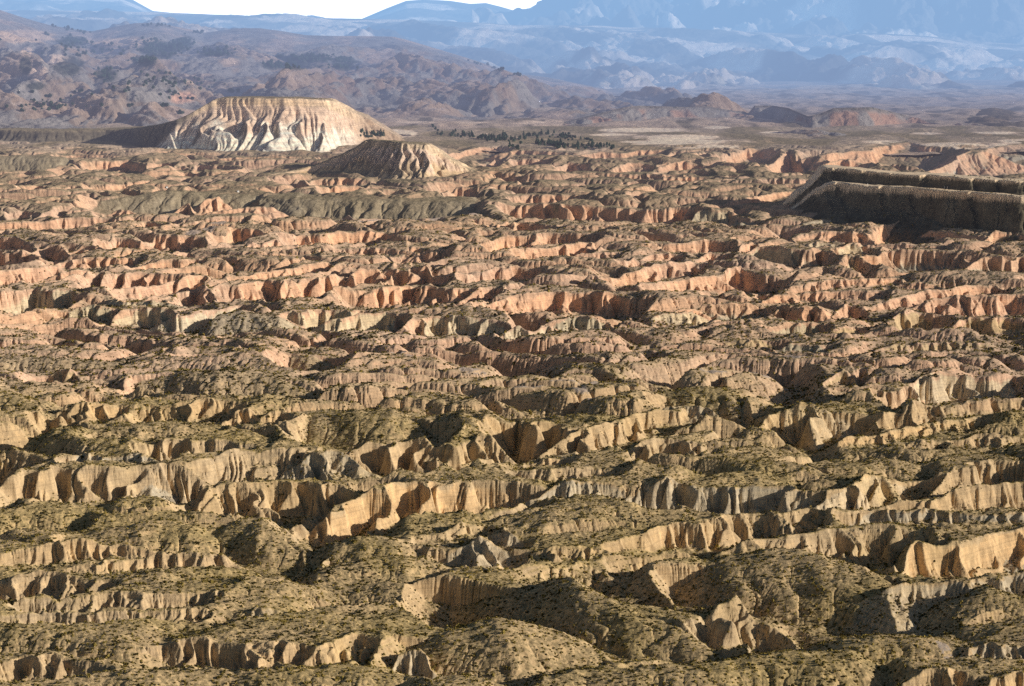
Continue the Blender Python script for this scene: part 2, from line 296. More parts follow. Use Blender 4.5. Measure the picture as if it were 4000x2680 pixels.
MESAS = {
 'pale': dict(tint='white', tops=120., slope=.62, prof='mesa', pts=[('L',-300,860,905),('L',0,850,925),('L',300,855,930),('L',700,850,925),('L',900,840,938),('L',960,832,966),('L',1100,800,976),('L',1240,740,981),('L',1340,680,984),('L',1385,645,986),
     ('L',1500,640,988),('L',1650,640,992),('L',1900,645,994),('L',2170,655,985),('L',2215,680,975),('L',2290,735,965),('M',60,700,950),('M',130,738,940),('M',215,765,930)]),
 'small': dict(tint='tan', tops=60., slope=.5, prof='mesa', pts=[('M',-450,1140,1145),('M',-300,1122,1136),('M',-150,1085,1125),('M',0,1030,1125),('M',100,980,1130),('M',190,922,1138),('M',250,915,1150),
     ('M',450,932,1172),('M',640,940,1165),('M',700,975,1150),('M',800,1040,1140),('M',920,1110,1122)]),
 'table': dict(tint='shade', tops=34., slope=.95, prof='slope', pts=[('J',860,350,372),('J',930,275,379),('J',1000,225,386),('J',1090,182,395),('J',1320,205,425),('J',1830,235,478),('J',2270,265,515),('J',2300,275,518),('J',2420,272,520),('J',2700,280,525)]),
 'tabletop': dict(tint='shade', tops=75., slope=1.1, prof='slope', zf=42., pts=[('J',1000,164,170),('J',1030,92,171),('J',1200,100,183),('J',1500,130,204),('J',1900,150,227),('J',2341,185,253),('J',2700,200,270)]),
}

# ------------------------------------------------------------------ the near grid
Y0, Y1 = 1080.0, 6100.0
NR, NC = 2650, 1420
tY = np.linspace(0, 1, NR); yv = (Y0 * (Y1 / Y0) ** tY).astype(F32)
sv = np.linspace(-math.tan(math.radians(13.4)), math.tan(math.radians(13.4)), NC).astype(F32)
Y = np.repeat(yv[:, None], NC, 1); X = (yv[:, None] * sv[None, :]).astype(F32)

R = np.full(X.shape, -500, F32)      # traced relief
CARVE = np.full(X.shape, 900, F32)
CAP = np.full(X.shape, 1, F32)       # how much of the loose base relief survives
OWN = np.zeros(X.shape, np.int16)
KIND = np.zeros(X.shape, np.int8)    # 0 base, 1 cliff face, 2 bare slope, 3 scrub hill, 4 top
ROCK = np.zeros(X.shape + (3,), F32)

def place(pts, slope, zf, damp):
    """crest line in plan and height: close to the plateau level zf, bent only as far as the photograph's crest asks"""
    sx, mc = ray([p[0] for p in pts], [p[1] for p in pts])
    _, mf = ray([p[0] for p in pts], [p[2] for p in pts])
    y0 = (H - zf) / mc; x0 = sx * y0
    A = np.stack([x0, np.ones_like(x0)], 1); w = (mf - mc) * y0 + .5
    k = np.linalg.lstsq(A * w[:, None], y0 * w, rcond=None)[0]
    sl = np.clip(k[0], -1.6, 1.6); c0 = np.sum(w * (y0 - sl * x0)) / w.sum()
    fit = sl * x0 + c0
    yc = fit + damp * (y0 - fit)
    zc = H - mc * yc
    h = np.maximum((mf * yc - H + zc) / (1 + mf / slope), .3)
    yl = np.minimum((H - zf + 1) / mf, yc - h / slope - 6)
    return sx * yc, yc, zc, h, yl
PROF = {'C': ([0, .06, .18, .5, .64, 1.0, 1.6], [1, .98, .88, .45, .28, 0, -.25]),
        'S': ([0, .12, .5, 1.0, 1.6], [1, .90, .5, 0, -.3]),
        'H': ([0, .15, .35, .6, .85, 1.0, 1.5], [1, .965, .84, .58, .24, 0, -.3]),
        'mesa': ([0, .02, .06, .24, .42, .50, .56, .62, 1.0, 1.5], [1, .99, .86, .70, .55, .50, .36, .31, 0, -.15]),
        'slope': ([0, .012, .07, .3, 1.0, 1.5], [1, .99, .80, .62, 0, -.15])}
SLOPE = {'C': .88, 'S': .58, 'H': .33}

DAMP = {'C': .28, 'S': .12, 'H': .22, 'M': .0}
def add_ridge(idx, pts, kind, tint, slope=None, zf=0., tops=None, prof=None, seed=0, name_=''):
    slope = slope or SLOPE[kind]
    if kind == 'M':                                   # the mesas rise from the valley level
        sx, mc = ray([p[0] for p in pts], [p[1] for p in pts]); _, mf = ray([p[0] for p in pts], [p[2] for p in pts])
        yf = (H - zf) / mf; h = np.maximum((H - zf - yf * mc) / (1 + mc / slope), .3); yc = yf + h / slope
        xs, zc, yl = sx * yc, zf + h, yf - 30
    else:
        xs, yc, zc, h, yl = place(pts, slope, zf, DAMP[kind])
    o = np.argsort(xs); xs, yc, zc, h, yl = xs[o], yc[o], zc[o], h[o], yl[o]
    hm = float(h.max())
    n = 240; xd = np.linspace(xs[0], xs[-1], n)
    kw = {'H': 9, 'S': 4, 'C': 2}.get(kind, 3)
    ker = np.exp(-.5 * (np.arange(-3 * kw, 3 * kw + 1) / kw) ** 2); ker /= ker.sum()
    def sm(a):
        d = np.interp(xd, xs, a); p = np.pad(d, 3 * kw, mode='edge'); return np.convolve(p, ker, 'valid')
    ycd, zcd, hd, yld = sm(yc), sm(zc), sm(h), sm(yl)
    ext = hm / .4 + 25
    back = (tops or 0) + (hm + 12) / .25 + 60
    i0 = np.searchsorted(yv, yld.min() - 30); i1 = np.searchsorted(yv, ycd.max() + back)
    if i1 <= i0: return
    ya, yb = yv[min(i0, NR - 1)], yv[min(i1, NR - 1)]
    cand = np.array([(xs[0] - ext) / ya, (xs[0] - ext) / yb, (xs[-1] + ext) / ya, (xs[-1] + ext) / yb])
    j0 = np.searchsorted(sv, cand.min()); j1 = np.searchsorted(sv, cand.max())
    if j1 <= j0: return
    sl = (slice(i0, i1), slice(j0, j1))
    x = X[sl]; y = Y[sl]
    q = F32(seed * 3.17 + idx * 1.37)
    lam = max(hm * 1.1, 9.0)
    YC = np.interp(x, xd, ycd).astype(F32); ZC = np.interp(x, xd, zcd).astype(F32)
    HH = np.interp(x, xd, hd).astype(F32); YL = np.interp(x, xd, yld).astype(F32)
    over = (np.maximum(xs[0] - x, 0) + np.maximum(x - xs[-1], 0)).astype(F32)
    if kind != 'M': ZC = ZC + HH * F32({'C': .10, 'S': .10, 'H': .05}[kind]) * fbm(x / (lam * .8), y / (lam * 3) + q, 3, 24)
    run = np.maximum(HH / slope, .5)
    # plan-view wander of the crest, then spurs and gullies down the face
    big = {'C': .55, 'S': .5, 'H': .25}.get(kind, .5 if 'table' in name_ else .22)
    xw = x + lam * F32(.35) * perlin(x / lam, y / (lam * .7) + q, 19)
    d = YC - y + perlin(x / (lam * 2.3), q + y * 0, 11) * run * F32(big) * 1.2
    if 'table' in name_:
        d = d + 20 * np.maximum(perlin(x / 17, y * 0 + q, 35) - .1, 0) - 14 * np.maximum(perlin(x / 47, y * 0 + q, 37), 0); over = over * (1 + .5 * perlin(y / 24, x / 60, 36))
    u0 = np.clip(d / run, 0, 1.2)
    grow = .25 + .75 * sst(0, .45, u0)
    n1 = np.abs(perlin(xw / lam, y / (lam * 3) + q, 21))
    n2 = np.abs(perlin(xw / (lam * .40), y / (lam * 1.4) + q, 22))
    n3 = np.abs(perlin(xw / (lam * .15), y / (lam * .7) + q, 23))
    amp = {'C': (1.65, .62, .12), 'S': (1.35, .45, .08), 'H': (.15, .05, .0)}.get(kind, (.34, .28, .15) if name_ == 'pale' else (.30, .28, .12) if name_ == 'small' else (.22, .14, .06))
    fl = amp[0] * (.32 - n1) + amp[1] * (.32 - n2) + amp[2] * (.3 - n3)
    d = d + run * grow * fl * np.where(d > 0, 1, 0)
    u = d / run
    px, pv = PROF[prof or kind]
    face = ZC - HH + HH * np.interp(np.clip(u, 0, px[-1]), px, pv).astype(F32) - np.maximum(u - px[-1], 0) * run * .25
    t = tops if tops is not None else (0. if kind != 'H' else 6.)
    bs = {'H': .26, 'M': .30}.get(kind, .30)
    bd = np.maximum(-d - t, 0)
    zbk = ZC - bd * F32(bs) - np.clip(-d, 0, t or .001) * F32(.012)
    if 'table' in name_: ZC = ZC + F32(1.6) * perlin(x / 34, y * 0 + q, 33)
    if tops is not None: zbk = zbk + perlin(x / 40, y / 40, 31) * .9
    z = (np.where(d > 0, face, zbk) - over * F32(.55 if kind != 'M' else .6 if name_ == 'pale' else (.62 if name_ == 'table' else 1.1) if 'table' in name_ else .42)).astype(F32)
    # the ravine in front of the face: floor, then the rising back of the next ridge
    if kind != 'M':
        G = np.maximum(YC - run - YL, 6)
        d2 = np.clip((d - run) / G, 0, 2)
        bank = (ZC - HH) + (HH - ZC + 1) * d2 ** 1.7 - 2.0 * np.sin(np.clip(d2, 0, 1) * np.pi)
        cv = np.where(d > 0, np.where(d < run, face, np.maximum(bank, face - 1)), np.maximum(ZC, 0) + .45 * -d) + over * F32(1.0)
        CARVE[sl] = np.minimum(CARVE[sl], cv.astype(F32))
    CAP[sl] = np.minimum(CAP[sl], 1 - F32(.75) * sst(-70, -6, d) * sst(run + 60, run + 10, d) * sst(20, 0, over))
    r = R[sl]; w = z > r
    r[w] = z[w]; R[sl] = r
    ow = OWN[sl]; ow[w] = idx; OWN[sl] = ow
    k = KIND[sl]
    kk = np.where(d > run * (.03 if kind == 'C' else .06), {'C': 1, 'S': 2, 'H': 3}.get(kind, 5), 6 if tops else 4).astype(np.int8)
    k[w] = kk[w]; KIND[sl] = k
    rc = ROCK[sl]; col = np.array(TINT[tint], F32)
    cc = np.broadcast_to(col, z.shape + (3,)).copy()
    if tint == 'pinkgrey':
        f = sst(.45, .75, u + .12 * perlin(x / 6, y / 20, 41))[..., None]
        cc = cc * (1 - f) + np.array((.47, .42, .33), F32) * f
    if prof == 'mesa':
        f = sst(.35, .62, u + .25 * perlin(x / 30, y / 60, 41))[..., None]
        cc = np.array((.74, .56, .415), F32) * (1 - f) + np.array((.93, .80, .65) if name_ == 'pale' else (.62, .46, .29), F32) * f
        f = sst(.09, .05, u)[..., None]
        cc = cc * (1 - f) + np.array((.74, .57, .39), F32) * f
        cc = cc * (1 + .10 * np.sin(z * F32(.62) + 1.3 * perlin(x / 60, y / 60, 44)) + .07 * np.sin(z * F32(1.37)))[..., None]
        if name_ == 'pale':                           # left tail: scrub and its shade painted dark; right tail tan
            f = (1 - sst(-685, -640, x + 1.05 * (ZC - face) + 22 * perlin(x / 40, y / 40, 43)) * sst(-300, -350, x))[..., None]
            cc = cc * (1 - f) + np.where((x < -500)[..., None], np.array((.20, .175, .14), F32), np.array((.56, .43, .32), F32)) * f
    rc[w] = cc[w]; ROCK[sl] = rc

def srcpts(win, pts):
    ox, oy = ORG[win]
    return [(ox + a / K, oy + b / K, oy + c / K) for a, b, c in pts]
MESA_ID = {}
nid = 1
for name, md in MESAS.items():
    pts = [(ORG[w][0] + a / K, ORG[w][1] + b / K, ORG[w][1] + c / K) for w, a, b, c in md['pts']]
    MESA_ID[name] = nid
    add_ridge(nid, pts, 'M', md['tint'], md['slope'], md.get('zf', 0.), md['tops'], md['prof'], name_=name); nid += 1
for w, kind, tint, pts in RIDGES:
    add_ridge(nid, srcpts(w, pts), kind, tint, seed=nid, tops=90. if (w, pts[0][0]) == ('G', 1700) and kind == 'H' else None); nid += 1
print('ridges', nid, round(time.time() - T0, 1))

# loose badland relief between the traced faces
wx = X + 26 * perlin(X / 170, Y / 170, 1); wy = Y + 26 * perlin(X / 170, Y / 170, 2)
low = perlin(wx / 210, wy / 210, 3)
wy2 = wy + (.9 + 1.5 * sst(1900, 2200, Y)) * np.abs(low) * 22
b1 = np.abs(perlin(wx / 230, wy2 / 165, 4)); b2 = np.abs(perlin(wx / 95, wy2 / 66, 5)); b3 = np.abs(perlin(wx / 25, wy / 25, 6))
v1 = 1 - sst(0, .20, b1); v2 = 1 - sst(0, .20, b2); v3 = 1 - sst(0, .26, b3)
deep = .6 + .6 * sst(-.3, .4, perlin(X / 300, Y / 300, 9))
ns = .40 + .60 * sst(1380, 1750, Y)
base = 8 * b1 + ns * (6 * b2 + 1.6 * b3) - deep * (17 * v1 + ns * 7.5 * v2 * (1 - .5 * v1)) - ns * v3
und = 3.2 * perlin(X / 190, Y / 190, 12) - 1.5
del wx, wy, wy2, low, b1, b2, b3, v1, v2, v3, deep
base = base * CAP + und
base = np.minimum(base, CARVE)
k_ = F32(1.2)
dz = np.clip((R - base) / k_, -30, 30)
Z = np.where(dz > 8, R, np.where(dz < -8, base, base + k_ * np.log1p(np.exp(dz)))).astype(F32)
isb = base > R
FACE = base > CARVE - .3
OWN[isb] = 0; KIND[isb] = 0
plain = sst(5050, 5500, Y)
Z = Z * (1 - plain * (OWN != MESA_ID['pale'])) + (plain * (OWN != MESA_ID['pale'])) * (2 + 5 * perlin(X / 140, Y / 140, 8))
Z = Z.astype(F32)
# ---- running water: steepest-descent flow, drainage area by pointer doubling, stream-power cutting
DR = np.gradient(yv).astype(F32)[:, None]; DX = (yv * (sv[1] - sv[0])).astype(F32)[:, None]; AREA = (DR * DX) + np.zeros_like(Z)
IDX = np.arange(NR * NC, dtype=np.int32).reshape(NR, NC)
def flow(z):
    best = np.zeros_like(z); rec = IDX.copy(); zr = z.copy(); dd = np.ones_like(z)
    for a in (-1, 0, 1):
        for b in (-1, 0, 1):
            if a == 0 and b == 0: continue
            ia = slice(max(a, 0), NR + min(a, 0)); ib = slice(max(-a, 0), NR + min(-a, 0))
            ja = slice(max(b, 0), NC + min(b, 0)); jb = slice(max(-b, 0), NC + min(-b, 0))
            dist = np.hypot(a * DR[ib], b * DX[ib])
            sp = (z[ib, jb] - z[ia, ja]) / dist
            m = sp > best[ib, jb]
            t = best[ib, jb]; t[m] = sp[m]; best[ib, jb] = t
            t = rec[ib, jb]; t[m] = IDX[ia, ja][m]; rec[ib, jb] = t
            t = zr[ib, jb]; t[m] = z[ia, ja][m]; zr[ib, jb] = t
            t = dd[ib, jb]; t[m] = np.broadcast_to(dist, m.shape)[m]; dd[ib, jb] = t
    return rec.ravel(), zr, dd
def drain(rec):
    acc = AREA.ravel().astype(np.float64).copy(); r = rec.copy(); n = acc.size
    self_ = np.arange(n, dtype=np.int32)
    for k in range(10):
        mv = r != self_
        acc = acc + np.bincount(r[mv], weights=acc[mv], minlength=n)
        r2 = r[r]; stop = r2 == r                     # a path that has reached its pit is counted once
        r = np.where(stop & mv, self_, r2)
    return acc.reshape(NR, NC).astype(F32)
TBM = ((OWN == MESA_ID['table']) | (OWN == MESA_ID['tabletop'])).astype(F32)
Z = Z + (.9 * fbm(X / 16, Y / 16, 3, 50) * (1 - .85 * TBM) * np.where(KIND == 3, .45, 1)).astype(F32)
KE = np.where(OWN == 0, .75 + .25 * sst(1500, 2000, Y), np.where(KIND == 3, .30, 1)) * np.where((OWN == MESA_ID['table']) | (OWN == MESA_ID['tabletop']), .35, 1)
KE = (KE * .072 * np.where(OWN == MESA_ID['pale'], .55, 1) * np.where(OWN == MESA_ID['small'], 1.5, 1)).astype(F32)
for it in range(13):
    rec, zr, dd = flow(Z)
    if it % 3 == 0: FA = drain(rec)
    k = KE * np.minimum(FA, 4000) ** F32(.45) / dd
    Z = (Z + k * zr) / (1 + k)
    if it % 2 == 0:                                   # soil creep rounds the crests a little
        L = np.zeros_like(Z); L[1:-1, 1:-1] = Z[:-2, 1:-1] + Z[2:, 1:-1] + Z[1:-1, :-2] + Z[1:-1, 2:] - 4 * Z[1:-1, 1:-1]
        Z = Z + F32(.035) * L * (1 - TBM)
GUL = sst(2.6, 6.0, np.log(FA / AREA))
print('erosion', round(time.time() - T0, 1))
Z = Z + (1 - .8 * TBM) * (.40 * fbm(X / 11, Y / 11, 3, 51) + .22 * perlin(X / 2.6, Y / 2.6, 55)).astype(F32)
gz = np.abs(np.gradient(Z, axis=0) / np.gradient(yv)[:, None])
led = np.sin(Z * F32(2 * math.pi / 2.9) + 2.2 * perlin(X / 30, Y / 30, 57)) + .6 * np.sin(Z * F32(2 * math.pi / 1.3) + 3 * perlin(X / 20, Y / 20, 58))
Z = Z + .38 * led * sst(.35, .8, gz) * (1 - .6 * sst(2500, 4500, Y))
Z = Z.astype(F32)
print('height', round(time.time() - T0, 1))

# ---- slope, aspect, cover
dzr = np.gradient(Z, axis=0) / np.gradient(yv)[:, None]
dzx = np.gradient(Z, axis=1) / (yv[:, None] * (sv[1] - sv[0]))
dzy = dzr - dzx * sv[None, :]
nz = 1 / np.sqrt(1 + dzx ** 2 + dzy ** 2)
slope = np.sqrt(dzx ** 2 + dzy ** 2)
nfx, nfy = -dzx * nz, -dzy * nz
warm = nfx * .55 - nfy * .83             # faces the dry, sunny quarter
patch = fbm(X / 38, Y / 60, 3, 61)
zone = Y + 160 * perlin(X / 500, Y / 500, 62)
pinkz = sst(1950, 2250, zone); farz = sst(3000, 4400, zone)
rock0 = (np.array((.57, .43, .265), F32) * (1 - pinkz[..., None]) + np.array((.66, .45, .315), F32) * pinkz[..., None])
bm = (KIND == 0) | (KIND == 4)
ROCK[bm] = rock0[bm]
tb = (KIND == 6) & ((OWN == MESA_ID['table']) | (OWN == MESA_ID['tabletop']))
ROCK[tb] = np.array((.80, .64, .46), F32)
# a slow change of hue from bed to bed and place to place
hue = perlin(X / 150, Y / 220, 64)[..., None]
ROCK *= 1 + .10 * hue * np.array((.6, .1, -.8), F32)
veg = np.clip(1.06 - .85 * sst(.42 + .12 * sst(2150, 1900, Y), .90 + .15 * sst(2150, 1900, Y), slope) * (.35 + .65 * sst(-.1, .45, warm)) + .40 * patch, .05, 1)
veg = np.where(KIND == 1, np.clip(.62 - .56 * sst(.45, 1.0, slope) + .34 * patch, .02, 1) + .25 * sst(.1, -.3, warm), veg)
veg = np.where(KIND == 2, np.clip(.58 - .38 * sst(.4, .85, slope) + .42 * patch, .08, 1) + .3 * sst(.1, -.35, warm), veg)
veg = np.where(KIND == 3, np.clip(1.08 - .5 * sst(.5, .95, slope) * sst(.1, .5, warm) + .40 * patch, .3, 1), veg)
veg = np.where(KIND == 5, np.clip(.85 - .9 * sst(-.05, .30, warm) - .2 * sst(.5, 1.1, slope) + .15 * patch, .04, 1), veg)
pm = OWN == MESA_ID['pale']
veg = np.where(tb, .06, veg)
veg = np.where(pm, np.clip(veg - .25 * sst(0, .3, warm), .0, 1), veg)
veg = veg - .52 * pinkz * (1 - .5 * farz) * sst(.06, .32, slope) * sst(-.05, .22, warm)
veg = veg + .30 * GUL * sst(.0, .5, 1 - veg) + .12 * GUL
veg = np.clip(veg, 0, 1).astype(F32)
SUNLIT = None
# dirt tracks and bare pads, as painted soil
TRACK = np.zeros(X.shape, F32)
def track(win, pts, wid, zg=0.):
    ox, oy = ORG[win]
    s, m = ray([ox + a / K for a, b in pts], [oy + b / K for a, b in pts])
    yy = (H - zg) / m; xx = s * yy
    for (xa, ya_, xb, yb_) in zip(xx[:-1], yy[:-1], xx[1:], yy[1:]):
        i0 = max(np.searchsorted(yv, min(ya_, yb_) - 3 * wid), 0); i1 = np.searchsorted(yv, max(ya_, yb_) + 3 * wid)
        sl = slice(i0, i1); px, py = X[sl], Y[sl]
        L = (xb - xa) ** 2 + (yb_ - ya_) ** 2
        t = np.clip(((px - xa) * (xb - xa) + (py - ya_) * (yb_ - ya_)) / L, 0, 1)
        dd = np.hypot(px - xa - t * (xb - xa), py - ya_ - t * (yb_ - ya_)) + 1.2 * perlin(px / 8, py / 8, 71)
        TRACK[sl] = np.maximum(TRACK[sl], sst(wid * 1.15, wid * .8, dd))
track('E', [(110, 88), (250, 100), (420, 118), (520, 150)], 7, 4)
track('E', [(870, 222), (1050, 228), (1180, 245), (1270, 262)], 7, 4)
track('E', [(1090, 352), (1250, 335), (1400, 318), (1560, 312), (1680, 335)], 7, 4)
track('F', [(250, 235), (480, 225), (640, 222), (850, 215)], 5, 4)
track('F', [(500, 108), (620, 122), (760, 138), (850, 145)], 7, 4)
track('E', [(1530, 400), (1600, 450), (1660, 500), (1690, 560)], 6, -8)
track('C', [(1420, 835), (1500, 800), (1600, 770), (1700, 760)], 2.0, -4)
track('C', [(1810, 880), (1860, 930), (1960, 950), (2050, 960)], 3, 0)
track('G', [(1870, 258), (2050, 272), (2341, 285), (2700, 285), (3000, 288)], 26, 26.)
track('I', [(200, 455), (430, 455), (650, 430), (800, 398), (900, 385)], 16, 0)
track('G', [(1250, 528), (1500, 455), (1800, 430), (2150, 425)], 9, 0)
TRACK *= (slope < .6)
veg *= (1 - TRACK)

# soil colours
vg_near = np.array((.58, .425, .235), F32); vg_far = np.array((.46, .355, .235), F32)
f_ = sst(1700, 2700, zone)[..., None]
vgc = vg_near * (1 - f_) + vg_far * f_
vgc = vgc * (1 - .6 * pinkz[..., None] * (1 - farz[..., None])) + np.array((.53, .395, .28), F32) * .6 * pinkz[..., None] * (1 - farz[..., None])
gold = (1 - pinkz[..., None]) * sst(.0, .8, fbm(X / 70, Y / 90, 3, 66) + .25)[..., None] * (1 - farz[..., None])
vgc = vgc * (1 - .5 * gold) + np.array((.52, .39, .16), F32) * .5 * gold
olive = sst(3300, 4200, zone)[..., None]
vgc = vgc * (1 - .35 * olive) + np.array((.13, .13, .085), F32) * .35 * olive
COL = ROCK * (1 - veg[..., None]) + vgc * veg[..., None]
tf = (((OWN == MESA_ID['table']) | (OWN == MESA_ID['tabletop'])) & (KIND == 5))[..., None]  # shade and scrub of the table walls painted in as one dark tone
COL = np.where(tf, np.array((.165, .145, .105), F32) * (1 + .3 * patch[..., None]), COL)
sf = (sst(.16, -.12, warm) * ((OWN == MESA_ID['small']) | (OWN == MESA_ID['pale'])) * (KIND == 5))[..., None]  # painted shade: mesa sides turned from the sun get a darker colour
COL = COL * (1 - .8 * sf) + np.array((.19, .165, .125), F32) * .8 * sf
wash = (sst(2200, 6500, FA) * sst(.55, .25, slope) * (Y < 4200))[..., None]
COL = COL * (1 - .75 * wash) + np.array((.62, .53, .42), F32) * .75 * wash; veg = veg * (1 - .8 * wash[..., 0])
trc = np.array((.40, .34, .30), F32)
COL = COL * (1 - TRACK[..., None] * .8) + trc * TRACK[..., None] * .8
def blob(px, py, X, Y, Z, rx, ry):
    """soft patch on the ground round the spot seen at photo pixel px, py (sizes in photo pixels)"""
    D = Y * CP + (H - Z) * SP
    u = 2000 + FPX * X / D; v = 1340 - FPX * (-(H - Z) * CP + Y * SP) / D
    n = .35 * fbm(X / 45, Y / 90, 3, 77)
    return sst(1.15, .75, np.hypot((u - px) / rx, (v - py) / ry) + n)
def lc(win, x, y): return ORG[win][0] + x / K, ORG[win][1] + y / K
def mixc(c, col, f): f = f[..., None]; return c * (1 - f) + np.array(col, F32) * f

FIELD_SPOTS = (('M', 2050, 850, 190, 9), ('M', 2250, 900, 150, 13), ('M', 1800, 880, 100, 5), ('N', 350, 832, 60, 6), ('N', 720, 865, 60, 5), ('N', 1420, 930, 90, 9), ('N', 1900, 950, 190, 12), ('N', 1700, 872, 60, 5), ('N', 2150, 868, 90, 5), ('N', 100, 925, 200, 12), ('N', 300, 960, 120, 8), ('N', 2280, 925, 60, 10), ('M', 1280, 800, 60, 8), ('M', 560, 800, 80, 5), ('M', 900, 800, 60, 5), ('M', 450, 870, 60, 16), ('M', 2100, 930, 120, 9))
fld = sst(4980, 5250, Y) * (OWN == 0)
fld3 = fld[..., None] * sst(-.25, .25, perlin(X / 90, Y / 240, 67))[..., None]
COL = COL * (1 - .7 * fld3) + np.array((.62, .48, .37), F32) * .7 * fld3
i_ = np.searchsorted(yv, 4700)
for w, x, y, rx, ry in FIELD_SPOTS:
    f = blob(*lc(w, x, y), X[i_:], Y[i_:], Z[i_:], rx, ry) * (slope[i_:] < .35) * (OWN[i_:] == 0)
    COL[i_:] = mixc(COL[i_:], (.95, .74, .57), .95 * f); veg[i_:] *= 1 - f
COL = np.clip(COL * 1.09, 0, .95).astype(F32)
print('cover', round(time.time() - T0, 1))

# ------------------------------------------------------------------ materials
def nodes(name):
    m = bpy.data.materials.new(name); m.use_nodes = True
    nt = m.node_tree; nt.nodes.clear()
    return m, nt
def N(nt, t, **kw):
    n = nt.nodes.new(t)
    for k, v in kw.items():
        if k in n.inputs: n.inputs[k].default_value = v
        else: setattr(n, k, v)
    return n
def ramp(nt, fac, stops):
    r = nt.nodes.new('ShaderNodeValToRGB'); e = r.color_ramp.elements
    while len(e) < len(stops): e.new(.5)
    for q, (p, c) in zip(e, stops): q.position = p; q.color = (*c, 1) if len(c) == 3 else c
    nt.links.new(fac, r.inputs[0]); return r.outputs[0]
def mix(nt, fac, a, b, mode='MIX'):
    n = nt.nodes.new('ShaderNodeMix'); n.data_type = 'RGBA'; n.blend_type = mode
    for s, v in ((n.inputs[0], fac), (n.inputs[6], a), (n.inputs[7], b)):
        if hasattr(v, 'links'): nt.links.new(v, s)
        else: s.default_value = v if not isinstance(v, tuple) else (*v, 1)
    return n.outputs[2]
def math_(nt, op, a, b=0., clamp=False):
    n = nt.nodes.new('ShaderNodeMath'); n.operation = op; n.use_clamp = clamp
    for s, v in ((n.inputs[0], a), (n.inputs[1], b)):
        if hasattr(v, 'links'): nt.links.new(v, s)
        else: s.default_value = v
    return n.outputs[0]
def tex(nt, kind, vec, scale, **kw):
    n = nt.nodes.new('ShaderNodeTex' + kind); n.inputs['Scale'].default_value = scale
    for k, v in kw.items():
        if k in n.inputs: n.inputs[k].default_value = v
        else: setattr(n, k, v)
    nt.links.new(vec, n.inputs['Vector']); return n
def scaled(nt, vec, s):
    n = nt.nodes.new('ShaderNodeMapping'); n.inputs['Scale'].default_value = s; nt.links.new(vec, n.inputs['Vector']); return n.outputs[0]

